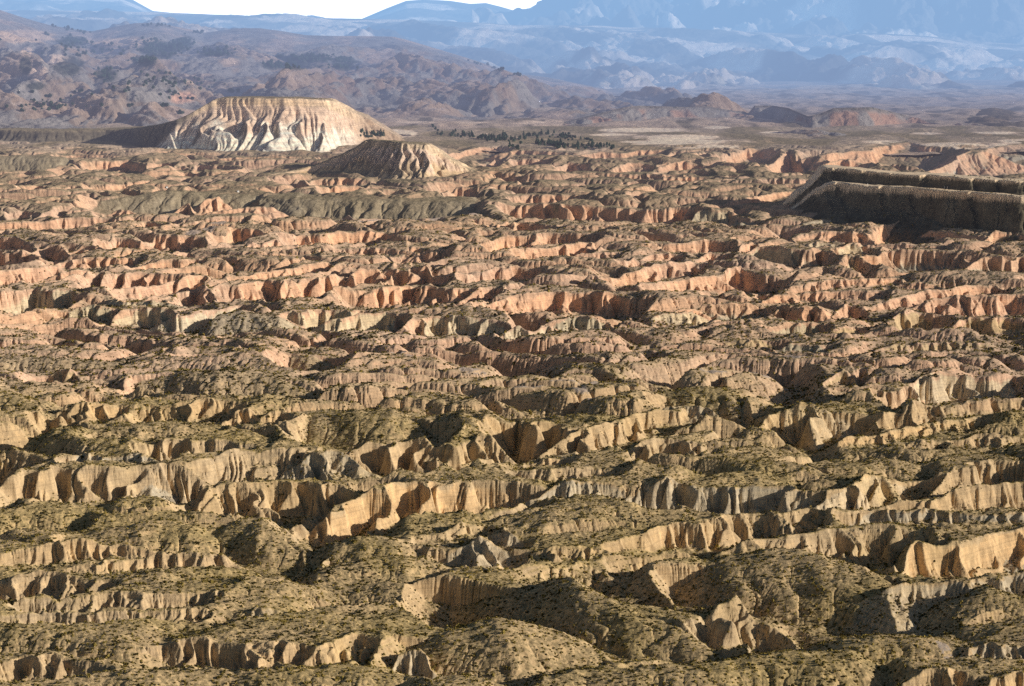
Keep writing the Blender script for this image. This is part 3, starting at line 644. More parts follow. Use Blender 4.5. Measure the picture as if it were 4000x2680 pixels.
def terrain_mat(name, speck, strata, bump=.6, tone=(.085, .075, .038), sc=1.0):
    """soil colour and cover come from mesh attributes; beds, stains, tufts and grain are procedural in world space"""
    m, nt = nodes(name); L = nt.links
    pos = N(nt, 'ShaderNodeNewGeometry').outputs['Position']
    at = N(nt, 'ShaderNodeAttribute', attribute_name='soil')
    col = at.outputs['Color']; veg = at.outputs['Alpha']
    bare = math_(nt, 'SUBTRACT', 1, veg, True)
    # bedding: thin levels that wander a little
    wob = tex(nt, 'Noise', pos, .012 * sc, Detail=2.0)
    zc = N(nt, 'ShaderNodeSeparateXYZ'); L.new(pos, zc.inputs[0])
    zz = math_(nt, 'ADD', zc.outputs[2], math_(nt, 'MULTIPLY', wob.outputs[0], 7.0 / sc))
    cmb = N(nt, 'ShaderNodeCombineXYZ'); L.new(zz, cmb.inputs[2])
    bed = tex(nt, 'Noise', cmb.outputs[0], .55 * sc, Detail=4.0, Roughness=.75)
    bedc = ramp(nt, bed.outputs[0], [(.30, (.62, .58, .56)), (.47, (.98, .98, .98)), (.60, (1.12, 1.1, 1.06)), (.72, (.80, .74, .70))])
    c1 = mix(nt, math_(nt, 'MULTIPLY', bare, strata), col, mix(nt, 1.0, col, bedc, 'MULTIPLY'))
    # rain streaks down the faces
    stk = tex(nt, 'Noise', scaled(nt, pos, (.21 * sc, .21 * sc, .03 * sc)), 1.0, Detail=4.0, Roughness=.65)
    c1 = mix(nt, math_(nt, 'MULTIPLY', bare, .8), c1, mix(nt, 1.0, c1, ramp(nt, stk.outputs[0], [(.32, (.66, .62, .60)), (.5, (1, 1, 1)), (.7, (1.14, 1.12, 1.08))]), 'MULTIPLY'))
    # general mottling
    mot = tex(nt, 'Noise', pos, .11 * sc, Detail=6.0, Roughness=.7)
    c1 = mix(nt, 1.0, c1, ramp(nt, mot.outputs[0], [(.3, (.72, .70, .68)), (.5, (1, 1, 1)), (.7, (1.22, 1.2, 1.15))]), 'MULTIPLY')
    # tufts too small to be bushes
    v = tex(nt, 'Voronoi', pos, .42 * sc, Randomness=1.0)
    thr = math_(nt, 'ADD', math_(nt, 'MULTIPLY', veg, .46), -.02)
    wv = math_(nt, 'SUBTRACT', thr, math_(nt, 'MULTIPLY', v.outputs['Distance'], .62))
    dot = math_(nt, 'MULTIPLY', math_(nt, 'MULTIPLY', wv, 7.0, True), speck, True)
    tc = mix(nt, N(nt, 'ShaderNodeSeparateColor').outputs[0], tone, tone)
    vcol = ramp(nt, tex(nt, 'Noise', pos, .35 * sc, Detail=2.0).outputs[0], [(.35, tone), (.65, tuple(q * 2.1 for q in tone))])
    c1 = mix(nt, dot, c1, vcol)
    bs = N(nt, 'ShaderNodeBsdfDiffuse', Roughness=.6)
    L.new(c1, bs.inputs[0])
    b1 = tex(nt, 'Noise', pos, .9 * sc, Detail=5.0, Roughness=.75)
    hsum = math_(nt, 'ADD', b1.outputs[0], math_(nt, 'MULTIPLY', stk.outputs[0], 1.5))
    hsum = math_(nt, 'ADD', hsum, math_(nt, 'MULTIPLY', bed.outputs[0], .7))
    hsum = math_(nt, 'ADD', hsum, math_(nt, 'MULTIPLY', dot, .5))
    bp = N(nt, 'ShaderNodeBump', Strength=bump, Distance=1.0 / sc); L.new(hsum, bp.inputs['Height'])
    L.new(bp.outputs[0], bs.inputs['Normal'])
    o = N(nt, 'ShaderNodeOutputMaterial'); L.new(bs.outputs[0], o.inputs[0])
    return m
M_NEAR = terrain_mat('badland soil', .45, .9)
M_MESA = terrain_mat('mesa rock', .6, 1.0, .3, (.05, .05, .035), .6)
M_TABLE = terrain_mat('table mountain scrub', .5, .6, .10, (.06, .06, .04), .8)
M_HILL = terrain_mat('hill scrub and rock', .6, .3, .9, (.035, .045, .04), .16)
M_FAR = terrain_mat('far range rock', .6, .3, .8, (.04, .05, .05), .09)

# ------------------------------------------------------------------ grid -> mesh objects
def tag(o, label, cat=None, group=None, kind=None):
    o['label'] = label
    if cat: o['category'] = cat
    if group: o['group'] = group
    if kind: o['kind'] = kind
def grid_objects(X, Y, Z, COL, veg, parts):
    nr, nc = Z.shape
    P = np.stack([X, Y, Z], -1).reshape(-1, 3).astype(F32)
    A = np.concatenate([COL, veg[..., None]], -1).reshape(-1, 4).astype(F32)
    idx = np.arange(nr * nc, dtype=np.int32).reshape(nr, nc)
    Q = np.stack([idx[:-1, :-1], idx[:-1, 1:], idx[1:, 1:], idx[1:, :-1]], -1)
    for name, mask, mat in parts:
        f = Q.reshape(-1, 4) if mask is None else Q[mask]
        if len(f) == 0: continue
        if mask is None: used, inv = None, f
        else:
            flag = np.zeros(nr * nc, bool); flag[f.ravel()] = True
            used = np.flatnonzero(flag); remap = np.full(nr * nc, -1, np.int32); remap[used] = np.arange(len(used)); inv = remap[f]
        p = P if used is None else P[used]; a = A if used is None else A[used]
        me = bpy.data.meshes.new(name)
        me.vertices.add(len(p)); me.vertices.foreach_set('co', p.ravel())
        me.loops.add(inv.size); me.loops.foreach_set('vertex_index', inv.ravel().astype(np.int32))
        me.polygons.add(len(inv)); me.polygons.foreach_set('loop_start', np.arange(0, inv.size, 4, dtype=np.int32))
        at = me.attributes.new('soil', 'FLOAT_COLOR', 'POINT'); at.data.foreach_set('color', a.ravel())
        me.materials.append(mat)
        me.update(calc_edges=True)
        me.polygons.foreach_set('use_smooth', np.ones(len(inv), bool))
        o = bpy.data.objects.new(name, me); C.objects.link(o)
        yield o
own_f = OWN[:-1, :-1]
mk_pale = own_f == MESA_ID['pale']; mk_small = own_f == MESA_ID['small']
mk_table = (own_f == MESA_ID['table']) | (own_f == MESA_ID['tabletop'])
rest = ~(mk_pale | mk_small | mk_table)
TAGS = [('badlands', 'tan and pink eroded badland ridges and ravines dotted with scrub, filling the lower frame'),
        ('pale_mesa', 'tall flat-topped mesa with a bright white gullied front below the blue hills'),
        ('small_mesa', 'small dark-sided flat-topped hill with a lit pale scar, in front of the pale mesa'),
        ('table_mesa', 'long shadowed table mountain with two level edges at the right frame side')]
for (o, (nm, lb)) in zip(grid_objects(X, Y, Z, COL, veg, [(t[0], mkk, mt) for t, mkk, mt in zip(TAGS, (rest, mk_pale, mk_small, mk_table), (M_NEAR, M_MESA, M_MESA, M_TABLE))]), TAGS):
    tag(o, lb, kind='structure')
print('near mesh', round(time.time() - T0, 1))

def height_at(x, y):
    """bilinear height of the near ground"""
    i = np.clip(np.log(np.asarray(y) / Y0) / math.log(Y1 / Y0) * (NR - 1), 0, NR - 1.001)
    j = np.clip((np.asarray(x) / np.asarray(y) - sv[0]) / (sv[1] - sv[0]), 0, NC - 1.001)
    i0 = i.astype(int); j0 = j.astype(int); a = i - i0; b = j - j0
    return (Z[i0, j0] * (1 - a) * (1 - b) + Z[i0 + 1, j0] * a * (1 - b) + Z[i0, j0 + 1] * (1 - a) * b + Z[i0 + 1, j0 + 1] * a * b), i0, j0

# ------------------------------------------------------------------ far layers
def line(win_pts):
    out = []
    for w, a, b in win_pts:
        out.append((ORG[w][0] + a / K, ORG[w][1] + b / K))
    return out
def far_layer(name, label, crest, yc, yf, zf_px, nr, nc, mat, colf, spur, amp, back, power=1.0, ang=13.6, seed=0, cliffs=None, ground=False, top=1.35):
    """a range of hills: foot at depth yf, crest line read off the photograph at depth yc"""
    sx, mc = ray([p[0] for p in crest], [p[1] for p in crest])
    s = np.linspace(-math.tan(math.radians(ang)), math.tan(math.radians(ang)), nc).astype(F32)
    ycs = np.interp(s, sx, yc if np.ndim(yc) else np.full(len(sx), yc))
    zc = H - np.interp(s, sx, mc) * ycs
    yfs = np.interp(s, sx, yf if np.ndim(yf) else np.full(len(sx), yf))
    fx, fm = ray([p[0] for p in zf_px], [p[1] for p in zf_px])
    zf = H - np.interp(s, fx, fm) * yfs
    if ground:                            # the foot stands on the plain
        yfs = (H + 4) / np.interp(s, fx, fm); zf = np.full(nc, -4.)
        if ground > 1: ycs = yfs + ground; zc = H - np.interp(s, sx, mc) * ycs
    t = np.concatenate([np.linspace(0, 1, nr), 1 + np.linspace(0, 1, max(nr // 6, 12))[1:] * .5]).astype(F32)[:, None]
    Yg = (yfs + (ycs - yfs) * t).astype(F32); Xg = (s * Yg).astype(F32)
    wx = Xg + spur * .35 * perlin(Xg / spur, Yg / spur, seed + 1); wy = Yg + spur * .35 * perlin(Xg / spur, Yg / spur, seed + 2)
    b = billow(wx / spur, wy / (spur * 1.7), 6, seed + 3, .48)
    env = (np.clip(1 - t, 0, 1) ** top * np.clip(t, 0, 1) ** .55 * 2.3 + .005)
    prof = np.clip(t, 0, 1) ** power
    Zg = zf + (zc - zf) * prof + (b - .42) * amp * env
    Zg = Zg - np.maximum(t - 1, 0) * back
    Zg = np.maximum(Zg, np.minimum(zf, 0) - 30)
    Zg = (Zg + fbm(Xg / (spur * .09), Yg / (spur * .09), 3, seed + 9) * amp * .05 * (env + .06)).astype(F32)
    Zg = np.where((s < sx[0]) | (s > sx[-1]), np.minimum(Zg, zf - 60), Zg).astype(F32)
    # normals for cover
    gy = np.gradient(Zg, axis=0) / np.maximum(np.gradient(Yg, axis=0), .1)
    gx = np.gradient(Zg, axis=1) / np.maximum(np.gradient(Xg, axis=1), .1)
    gy = gy - 0; slope = np.hypot(gx, gy)
    col, vg = colf(Xg, Yg, Zg, slope, t, s)
    o = next(grid_objects(Xg, Yg, Zg, col, vg, [(name, None, mat)]))
    tag(o, label, kind='structure')
    return dict(s=s, y=Yg, z=Zg, x=Xg, t=t, o=o)
# left hills
crest_left = line([('L', -400, 20), ('L', 0, 65), ('L', 60, 85), ('L', 200, 130), ('L', 330, 165), ('L', 480, 190), ('L', 600, 205), ('L', 750, 175), ('L', 880, 152), ('L', 1000, 150), ('L', 1100, 165), ('L', 1250, 195), ('L', 1330, 215), ('L', 1450, 200), ('L', 1550, 185),
    ('L', 1700, 185), ('L', 1850, 205), ('L', 2000, 230), ('M', 0, 235), ('M', 200, 235), ('M', 400, 240), ('M', 500, 265), ('M', 700, 325), ('M', 900, 385), ('M', 1100, 450), ('M', 1200, 480), ('M', 1400, 505), ('M', 1600, 545), ('M', 1800, 585), ('M', 2000, 625), ('M', 2341, 690), ('N', 300, 745), ('N', 600, 830), ('N', 1200, 900), ('N', 2341, 930), ('N', 3000, 930)])
foot_left = line([('L', -400, 900), ('L', 0, 880), ('L', 1000, 860), ('L', 2000, 800), ('M', 400, 790), ('M', 1200, 790), ('M', 1700, 800), ('M', 2341, 830), ('N', 600, 870), ('N', 1200, 930), ('N', 3000, 960)])
def col_left(X, Y, Z, sl, t, s):
    n = fbm(X / 160, Y / 260, 4, 81); n2 = fbm(X / 40, Y / 60, 3, 82)
    c = np.broadcast_to(np.array((.38, .35, .33), F32), X.shape + (3,)).copy()
    c = mixc(c, (.62, .48, .40), sst(.0, .5, n))
    veg = np.clip(.26 + .40 * n2 - .2 * n, .03, .8)
    bare = sst(.35, .7, sl + .25 * n2) * sst(0, .25, n + .2)
    c = mixc(c, (.40, .29, .22), .7 * bare); veg = veg * (1 - .5 * bare)
    for w, x, y, rx, ry in (('M', 130, 560, 160, 50), ('M', 1000, 620, 110, 35), ('M', 700, 560, 60, 70), ('M', 1650, 640, 50, 25), ('L', 2250, 520, 120, 50), ('M', 420, 430, 150, 60), ('M', 900, 480, 160, 50)):
        f = blob(*lc(w, x, y), X, Y, Z, rx, ry); c = mixc(c, (.42, .29, .23), .6 * f * sst(-.2, .3, n2)); veg *= 1 - .6 * f
    for w, x, y, rx, ry, cc in (('L', 140, 238, 125, 26, (.85, .62, .46)), ('L', 800, 272, 180, 14, (.80, .58, .44)), ('L', 1190, 640, 50, 25, (.95, .58, .42)), ('L', 380, 390, 60, 18, (.95, .72, .56)), ('L', 250, 480, 40, 28, (.9, .68, .54)),
                             ('L', 180, 340, 25, 22, (.9, .68, .54)), ('L', 100, 450, 30, 30, (.5, .38, .3)), ('L', 1500, 395, 40, 12, (.7, .53, .42)), ('L', 1300, 540, 60, 10, (.7, .53, .42)), ('L', 850, 560, 70, 5, (.45, .36, .3)), ('L', 1450, 545, 60, 4, (.45, .36, .3)),
                             ('L', 610, 405, 14, 18, (.5, .38, .3)), ('L', 1140, 440, 14, 20, (.5, .36, .28)), ('L', 850, 680, 120, 9, (.42, .33, .27))):
        f = blob(*lc(w, x, y), X, Y, Z, rx, ry); c = mixc(c, cc, .9 * f); veg *= 1 - f
    for w, x, y, rx, ry in (('L', 1050, 320, 80, 36), ('L', 480, 270, 60, 22), ('L', 950, 400, 50, 18), ('L', 2000, 385, 110, 18), ('L', 1900, 430, 120, 16), ('L', 1200, 280, 40, 28), ('L', 450, 430, 50, 40), ('L', 1400, 350, 60, 10), ('L', 700, 480, 40, 30), ('L', 2250, 400, 60, 20), ('L', 170, 420, 25, 40), ('L', 230, 560, 40, 15), ('M', 80, 440, 50, 15)):
        f = blob(*lc(w, x, y), X, Y, Z, rx, ry); c = mixc(c, (.06, .075, .06), .75 * f); veg = np.maximum(veg, f)
    return c.astype(F32), np.clip(veg, 0, 1).astype(F32)
HILL = far_layer('hills', 'broad purple-brown hills behind the pale mesa, with fields and dark scrub on the left', crest_left, 8600., 5850., foot_left, 620, 900, M_HILL, col_left, 330., 125., 420., .9, seed=100, ground=1)

# the level plain right of the hills, with its gorge
crest_gorge = line([('M', 1500, 800), ('M', 1900, 700), ('M', 2000, 690), ('M', 2341, 700), ('N', 250, 690), ('N', 540, 740), ('N', 580, 690), ('N', 700, 690), ('N', 800, 705), ('N', 930, 760), ('N', 1000, 745), ('N', 1100, 705), ('N', 1350, 700), ('N', 1500, 735), ('N', 1640, 775), ('N', 1800, 810), ('N', 2341, 850), ('N', 2800, 860)])
foot_gorge = line([('M', 1500, 830), ('M', 2341, 800), ('N', 540, 790), ('N', 700, 790), ('N', 950, 850), ('N', 1300, 845), ('N', 1640, 815), ('N', 1800, 830), ('N', 2800, 880)])
def col_gorge(X, Y, Z, sl, t, s):
    n = fbm(X / 70, Y / 200, 4, 91)
    c = np.broadcast_to(np.array((.38, .35, .33), F32), X.shape + (3,)).copy()
    c = mixc(c, (.50, .32, .25), sst(-.15, .35, n) * sst(.9, .6, t + 0 * X))
    c = mixc(c, (.24, .20, .165), sst(.7, .9, t + 0 * X) * (.6 + 0 * X))
    return c.astype(F32), np.clip(.25 + .3 * n + .35 * sst(.7, .9, t + 0 * X), .05, .8).astype(F32)
far_layer('gorge_cliffs', 'reddish cliffs of a gorge cut in the plain at right, below the far blue range', crest_gorge, 6900., 6820., foot_gorge, 120, 900, M_HILL, col_gorge, 60., 22., 40., .7, seed=120, ground=70.)

crest_knoll = line([('N', 1400, 830), ('N', 1640, 815), ('N', 1800, 795), ('N', 1900, 765), ('N', 2050, 715), ('N', 2140, 702), ('N', 2250, 720), ('N', 2341, 745), ('N', 2600, 800), ('N', 2900, 850)])
foot_knoll = line([('N', 1400, 850), ('N', 1900, 860), ('N', 2341, 865), ('N', 2900, 870)])
def col_knoll(X, Y, Z, sl, t, s):
    n = fbm(X / 90, Y / 120, 4, 95)
    c = np.broadcast_to(np.array((.20, .17, .14), F32), X.shape + (3,)).copy()
    c = mixc(c, (.30, .23, .18), sst(0, .5, n))
    return c.astype(F32), np.clip(.5 + .4 * n, .1, .9).astype(F32)
far_layer('hill', 'low rounded brown hill on the plain at the right frame edge', crest_knoll, 6700., 6050., foot_knoll, 160, 700, M_HILL, col_knoll, 120., 22., 120., .8, seed=130, ground=1)

# plain floor
ys = np.geomspace(5300, 9500, 420).astype(F32); sp_ = np.linspace(-.245, .245, 900).astype(F32)
Xp = ys[:, None] * sp_[None, :]; Yp = np.repeat(ys[:, None], 900, 1)
Zp = 1.5 + 10 * fbm(Xp / 260, Yp / 330, 3, 8) + 5 * np.abs(perlin(Xp / 70, Yp / 110, 14)) - 14 * sst(6100, 5850, Yp)
Zp = (Zp - .012 * np.maximum(Yp - 6600, 0)).astype(F32)
n = fbm(Xp / 120, Yp / 420, 4, 15)
cp = np.broadcast_to(np.array((.64, .50, .39), F32), Xp.shape + (3,)).copy()
cp = mixc(cp, (.75, .57, .44), sst(.0, .35, n) * .85)
cp = mixc(cp, (.14, .13, .105), sst(.1, .5, fbm(Xp / 60, Yp / 200, 3, 16)) * .7)
for w, x, y, rx, ry in FIELD_SPOTS:
    f = blob(*lc(w, x, y), Xp, Yp, Zp, rx, ry); cp = mixc(cp, (.95, .74, .57), .95 * f)
for w, x, y, rx, ry in (('N', 1250, 870, 130, 14), ('N', 1900, 895, 120, 9), ('N', 2200, 890, 90, 7), ('N', 1850, 932, 70, 3), ('L', 100, 900, 250, 24), ('L', 700, 900, 250, 22)):
    f = blob(*lc(w, x, y), Xp, Yp, Zp, rx, ry); cp = mixc(cp, (.09, .095, .08), .8 * f)
PLAIN = next(grid_objects(Xp, Yp, Zp, cp.astype(F32), np.clip(.12 + .35 * n, .02, .6).astype(F32), [('plain', None, M_HILL)]))
tag(PLAIN, 'level plain of pale stubble fields and scrub between the badlands and the hills', kind='structure')

# blue foothills
crest_far = line([('L', -500, 60), ('L', 500, 70), ('L', 1040, 80), ('L', 1400, 95), ('L', 2000, 115), ('M', 0, 120), ('M', 300, 125), ('M', 500, 130), ('M', 1000, 150), ('M', 1200, 165), ('M', 1700, 165), ('M', 1900, 180), ('M', 2200, 180), ('N', 0, 185), ('N', 400, 205), ('N', 700, 215), ('N', 1100, 230), ('N', 1300, 215), ('N', 1700, 235), ('N', 2000, 270), ('N', 2341, 290), ('N', 3000, 320)])
foot_far = line([('L', -500, 500), ('L', 2341, 560), ('M', 1200, 650), ('M', 2000, 690), ('N', 600, 740), ('N', 1600, 800), ('N', 3000, 820)])
def col_far(X, Y, Z, sl, t, s):
    n = fbm(X / 420, Y / 700, 4, 101); n2 = fbm(X / 110, Y / 200, 3, 102)
    c = np.broadcast_to(np.array((.22, .21, .19), F32), X.shape + (3,)).copy()
    c = mixc(c, (.90, .74, .61), sst(-.1, .35, n) * .9)
    c = mixc(c, (.72, .62, .50), sst(.25, .6, n2) * sst(.45, .15, t + 0 * X))
    c = mixc(c, (.10, .11, .10), sst(.15, .6, -n) * .6)
    return c.astype(F32), np.clip(.35 - .35 * n + .2 * n2, .03, .8).astype(F32)
FAR = far_layer('foothills', 'hazy blue foothills with folded spurs under the far mountains', crest_far, 14500., 8300., foot_far, 520, 900, M_FAR, col_far, 800., 240., 700., 1.15, seed=140, top=1.1)

crest_m1 = line([('L', -600, -60), ('L', 0, -60), ('L', 500, -60), ('L', 800, -30), ('L', 870, 0), ('L', 1000, 72), ('L', 1300, 100), ('L', 2341, 160), ('M', 100, 165), ('M', 200, 118), ('M', 350, 55), ('M', 480, 5), ('M', 600, -4), ('M', 760, 5), ('M', 900, 25), ('M', 1000, 20), ('M', 1100, 45), ('M', 1220, 80), ('M', 1300, 110), ('M', 2341, 150), ('N', 2341, 200), ('N', 3000, 200)])
def col_mt(X, Y, Z, sl, t, s):
    n = fbm(X / 900, Y / 1500, 5, 111)
    c = np.broadcast_to(np.array((.20, .19, .17), F32), X.shape + (3,)).copy()
    c = mixc(c, (.95, .82, .70), sst(.0, .4, n + .25 * fbm(X / 300, Y / 500, 3, 112)))
    return c.astype(F32), np.clip(.4 - .4 * n, .03, .8).astype(F32)
foot_m = line([('L', -500, 330), ('N', 3000, 420)])
far_layer('mountain', 'pale blue rounded mountain on the skyline left of centre', crest_m1, 23000., 15500., foot_m, 300, 800, M_FAR, col_mt, 1500., 260., 1500., 1.0, seed=150)
crest_m2 = line([('M', 900, 260), ('M', 1100, 160), ('M', 1220, 80), ('M', 1300, 45), ('M', 1380, 0), ('M', 1450, -35), ('M', 1800, -40), ('M', 2000, -18), ('M', 2100, -2), ('M', 2140, 6), ('M', 2210, 2), ('M', 2341, -40), ('N', 200, -120), ('N', 1200, -160), ('N', 2000, -90), ('N', 2290, 0), ('N', 2341, 18), ('N', 2700, 80)])
far_layer('mountains', 'tall pale blue mountain range across the top right, lit on its spurs', crest_m2, 21000., 14900., foot_m, 420, 900, M_FAR, col_mt, 1300., 520., 1500., 1.0, seed=170, top=.55)
print('far', round(time.time() - T0, 1))

# one wide sheet under everything, out to the horizon
g = bpy.data.meshes.new('ground')
g.from_pydata([(-60000, -4000, -90), (60000, -4000, -90), (60000, 60000, -420), (-60000, 60000, -420)], [], [(0, 1, 2, 3)])
at = g.attributes.new('soil', 'FLOAT_COLOR', 'POINT'); at.data.foreach_set('color', np.tile([.28, .23, .18, .4], 4).astype(F32))
g.materials.append(M_FAR); go = bpy.data.objects.new('ground', g); C.objects.link(go)
tag(go, 'wide ground under the badlands out to the horizon', kind='structure')

# ------------------------------------------------------------------ plants
def leaf_mat(name, dark, light, sc=1.5):
    m, nt = nodes(name)
    oi = N(nt, 'ShaderNodeObjectInfo'); geo = N(nt, 'ShaderNodeNewGeometry')
    n = tex(nt, 'Noise', geo.outputs['Position'], sc, Detail=2.0)
    big = tex(nt, 'Noise', geo.outputs['Position'], .022, Detail=3.0)
    f = math_(nt, 'ADD', math_(nt, 'MULTIPLY', n.outputs[0], .5), math_(nt, 'MULTIPLY', oi.outputs['Random'], .5))
    f = math_(nt, 'ADD', f, math_(nt, 'MULTIPLY', math_(nt, 'SUBTRACT', big.outputs[0], .5), 1.6))
    c = ramp(nt, f, [(.2, dark), (.8, light)])
    b = N(nt, 'ShaderNodeBsdfDiffuse'); nt.links.new(c, b.inputs[0])
    o = N(nt, 'ShaderNodeOutputMaterial'); nt.links.new(b.outputs[0], o.inputs[0])
    return m
M_SHRUB = leaf_mat('scrub leaves', (.07, .06, .026), (.36, .275, .08))
M_PINE = leaf_mat('pine needles', (.055, .095, .065), (.10, .165, .105))
M_WOOD = leaf_mat('grey bark', (.10, .08, .06), (.15, .12, .09))
def clump(name, n, rx, rz, leaf, seed):
    """a bush: short leafy sprays of different sizes filling an uneven dome"""
    rg = random.Random(seed); v = []; f = []
    for k in range(n):
        a = rg.random() * 2 * math.pi; e = rg.random() ** .6 * math.pi / 2; rr = .55 + .45 * rg.random()
        c = np.array((math.cos(a) * math.cos(e) * rx * rr, math.sin(a) * math.cos(e) * rx * rr, math.sin(e) * rz * rr + .05))
        d1 = np.array([rg.gauss(0, 1) for _ in range(3)]); d1 /= np.linalg.norm(d1)
        d2 = np.cross(d1, [rg.gauss(0, 1) for _ in range(3)]); d2 /= np.linalg.norm(d2)
        l = leaf * (.6 + .8 * rg.random()); b = len(v)
        v += [tuple(c + d1 * l), tuple(c + d2 * l * .8), tuple(c - d1 * l), tuple(c - d2 * l * .8)]
        f.append((b, b + 1, b + 2, b + 3))
    me = bpy.data.meshes.new(name); me.from_pydata(v, [], f); me.materials.append(M_SHRUB); return me
SHR = [clump('shrub', 26, .66, .55, .34, 1), clump('shrub', 20, .78, .42, .33, 2), clump('shrub', 24, .56, .66, .32, 3)]

def shrub_points():
    """bush positions on the near ground, thick where the cover is thick"""
    P = []
    for ya, yb, dens in ((1090, 1500, .15), (1500, 2000, .13), (2000, 2700, .08), (2700, 3700, .04)):
        area = .5 * (yb ** 2 - ya ** 2) * 2 * .228
        m = int(area * dens)
        y = np.sqrt(RNG.random(m) * (yb ** 2 - ya ** 2) + ya ** 2); x = y * (RNG.random(m) * 2 - 1) * .228
        z, i, j = height_at(x, y)
        cl = .5 + .9 * fbm(x / 9, y / 9, 2, 88)
        vv = veg[i, j]
        k = RNG.random(m) < np.clip(vv * (.55 + .75 * cl), 0.15, 1) * (slope[i, j] < 1.6) * (TRACK[i, j] < .3)
        sz = (.62 + .55 * RNG.random(m) ** 2) * (1 + .25 * cl)
        big = RNG.random(m) < .03
        sz = np.where(big, sz * 1.7, sz) * (1 + .35 * (ya > 1900))
        P.append(np.stack([x, y, z - .1, sz], -1)[k])
    return np.concatenate(P)
SP_ = shrub_points(); print('shrubs', len(SP_), round(time.time() - T0, 1))
# the 300 that show largest are bushes of their own
D_ = SP_[:, 1] * CP + (H - SP_[:, 2]) * SP
u_ = 2000 + FPX * SP_[:, 0] / D_; v_ = 1340 - FPX * (-(H - SP_[:, 2]) * CP + SP_[:, 1] * SP) / D_
infr = (u_ > 30) & (u_ < 3970) & (v_ > 100) & (v_ < 2665)
front = np.full(4000, 1e9)                    # hide test: running skyline from the camera outwards
order = np.argsort(SP_[:, 1])
score = np.where(infr, SP_[:, 3] / SP_[:, 1], 0)
def visible(p):
    t = np.linspace(.70, .995, 60)
    x, y, z = p[0] * t, p[1] * t, H + (p[2] + .5 - H) * t
    ok = y > Y0 + 2
    hz, _, _ = height_at(x[ok], y[ok]); return bool(np.all(hz < z[ok] + .1))
pick = []
for q in np.argsort(-score)[:1500]:
    if visible(SP_[q]): pick.append(q)
    if len(pick) == 300: break
for n_, q in enumerate(pick):
    o = bpy.data.objects.new('shrub', SHR[n_ % 3]); C.objects.link(o)
    o.location = SP_[q, :3]; o.scale = (SP_[q, 3],) * 3; o.rotation_euler = (0, 0, RNG.random() * 6.28)
    tag(o, 'low olive scrub bush, one of the largest dotting the nearest slopes', 'shrub', 'scrub bushes on the nearest slopes')
keep = np.ones(len(SP_), bool); keep[pick] = False; SP_ = SP_[keep]
pm_ = bpy.data.meshes.new('scrub'); pm_.vertices.add(len(SP_)); pm_.vertices.foreach_set('co', SP_[:, :3].astype(F32).ravel())
at = pm_.attributes.new('size', 'FLOAT', 'POINT'); at.data.foreach_set('value', SP_[:, 3].astype(F32))
scrub = bpy.data.objects.new('scrub', pm_); C.objects.link(scrub)
tag(scrub, 'countless olive scrub tufts and bushes scattered over the badland slopes', 'scrub', kind='stuff')
src = bpy.data.collections.new('shrub_forms')
for k, me in enumerate(SHR):
    src.objects.link(bpy.data.objects.new('shrub_form', me))
gn = bpy.data.node_groups.new('scatter scrub', 'GeometryNodeTree')
gn.interface.new_socket('Geometry', in_out='INPUT', socket_type='NodeSocketGeometry')
gn.interface.new_socket('Geometry', in_out='OUTPUT', socket_type='NodeSocketGeometry')
gi = gn.nodes.new('NodeGroupInput'); gout = gn.nodes.new('NodeGroupOutput')
ci = gn.nodes.new('GeometryNodeCollectionInfo'); ci.inputs['Collection'].default_value = src; ci.inputs['Separate Children'].default_value = True; ci.inputs['Reset Children'].default_value = True
iop = gn.nodes.new('GeometryNodeInstanceOnPoints'); iop.inputs['Pick Instance'].default_value = True
na = gn.nodes.new('GeometryNodeInputNamedAttribute'); na.data_type = 'FLOAT'; na.inputs[0].default_value = 'size'
ri = gn.nodes.new('FunctionNodeRandomValue'); ri.data_type = 'INT'; ri.inputs[4].default_value = 0; ri.inputs[5].default_value = 2
rr = gn.nodes.new('FunctionNodeRandomValue'); rr.data_type = 'FLOAT_VECTOR'; rr.inputs[0].default_value = (0, 0, 0); rr.inputs[1].default_value = (.2, .2, 6.283)
m2p = gn.nodes.new('GeometryNodeMeshToPoints')
lk = gn.links.new
lk(gi.outputs[0], m2p.inputs[0]); lk(m2p.outputs[0], iop.inputs['Points']); lk(ci.outputs[0], iop.inputs['Instance'])
lk(na.outputs[0], iop.inputs['Scale']); lk(ri.outputs[2], iop.inputs['Instance Index']); lk(rr.outputs[0], iop.inputs['Rotation'])
lk(iop.outputs[0], gout.inputs[0])
md = scrub.modifiers.new('scatter', 'NODES'); md.node_group = gn

# pines and field trees
def crown_mesh(name, h, w, n, seed, conic):
    rg = random.Random(seed); v = []; f = []
    for k in range(n):
        zt = rg.random(); rad = w * ((1 - zt) ** .8 * .95 + .08 if conic else math.sqrt(max(0, 1 - (2 * zt - 1) ** 2)) * (.8 + .3 * rg.random()))
        a = rg.random() * 6.283; r_ = rad * math.sqrt(rg.random() * .75 + .25)
        c = np.array((math.cos(a) * r_, math.sin(a) * r_, h * (.18 + .82 * zt)))
        for _ in range(2):
            d1 = np.array([rg.gauss(0, 1), rg.gauss(0, 1), rg.gauss(0, .6)]); d1 /= np.linalg.norm(d1)
            d2 = np.cross(d1, [rg.gauss(0, 1) for _ in range(3)]); d2 /= np.linalg.norm(d2)
            l = w * (.28 + .22 * rg.random()); b = len(v)
            v += [tuple(c + d1 * l), tuple(c + d2 * l * .7), tuple(c - d1 * l), tuple(c - d2 * l * .7)]; f.append((b, b + 1, b + 2, b + 3))
    me = bpy.data.meshes.new(name); me.from_pydata(v, [], f); me.materials.append(M_PINE); return me
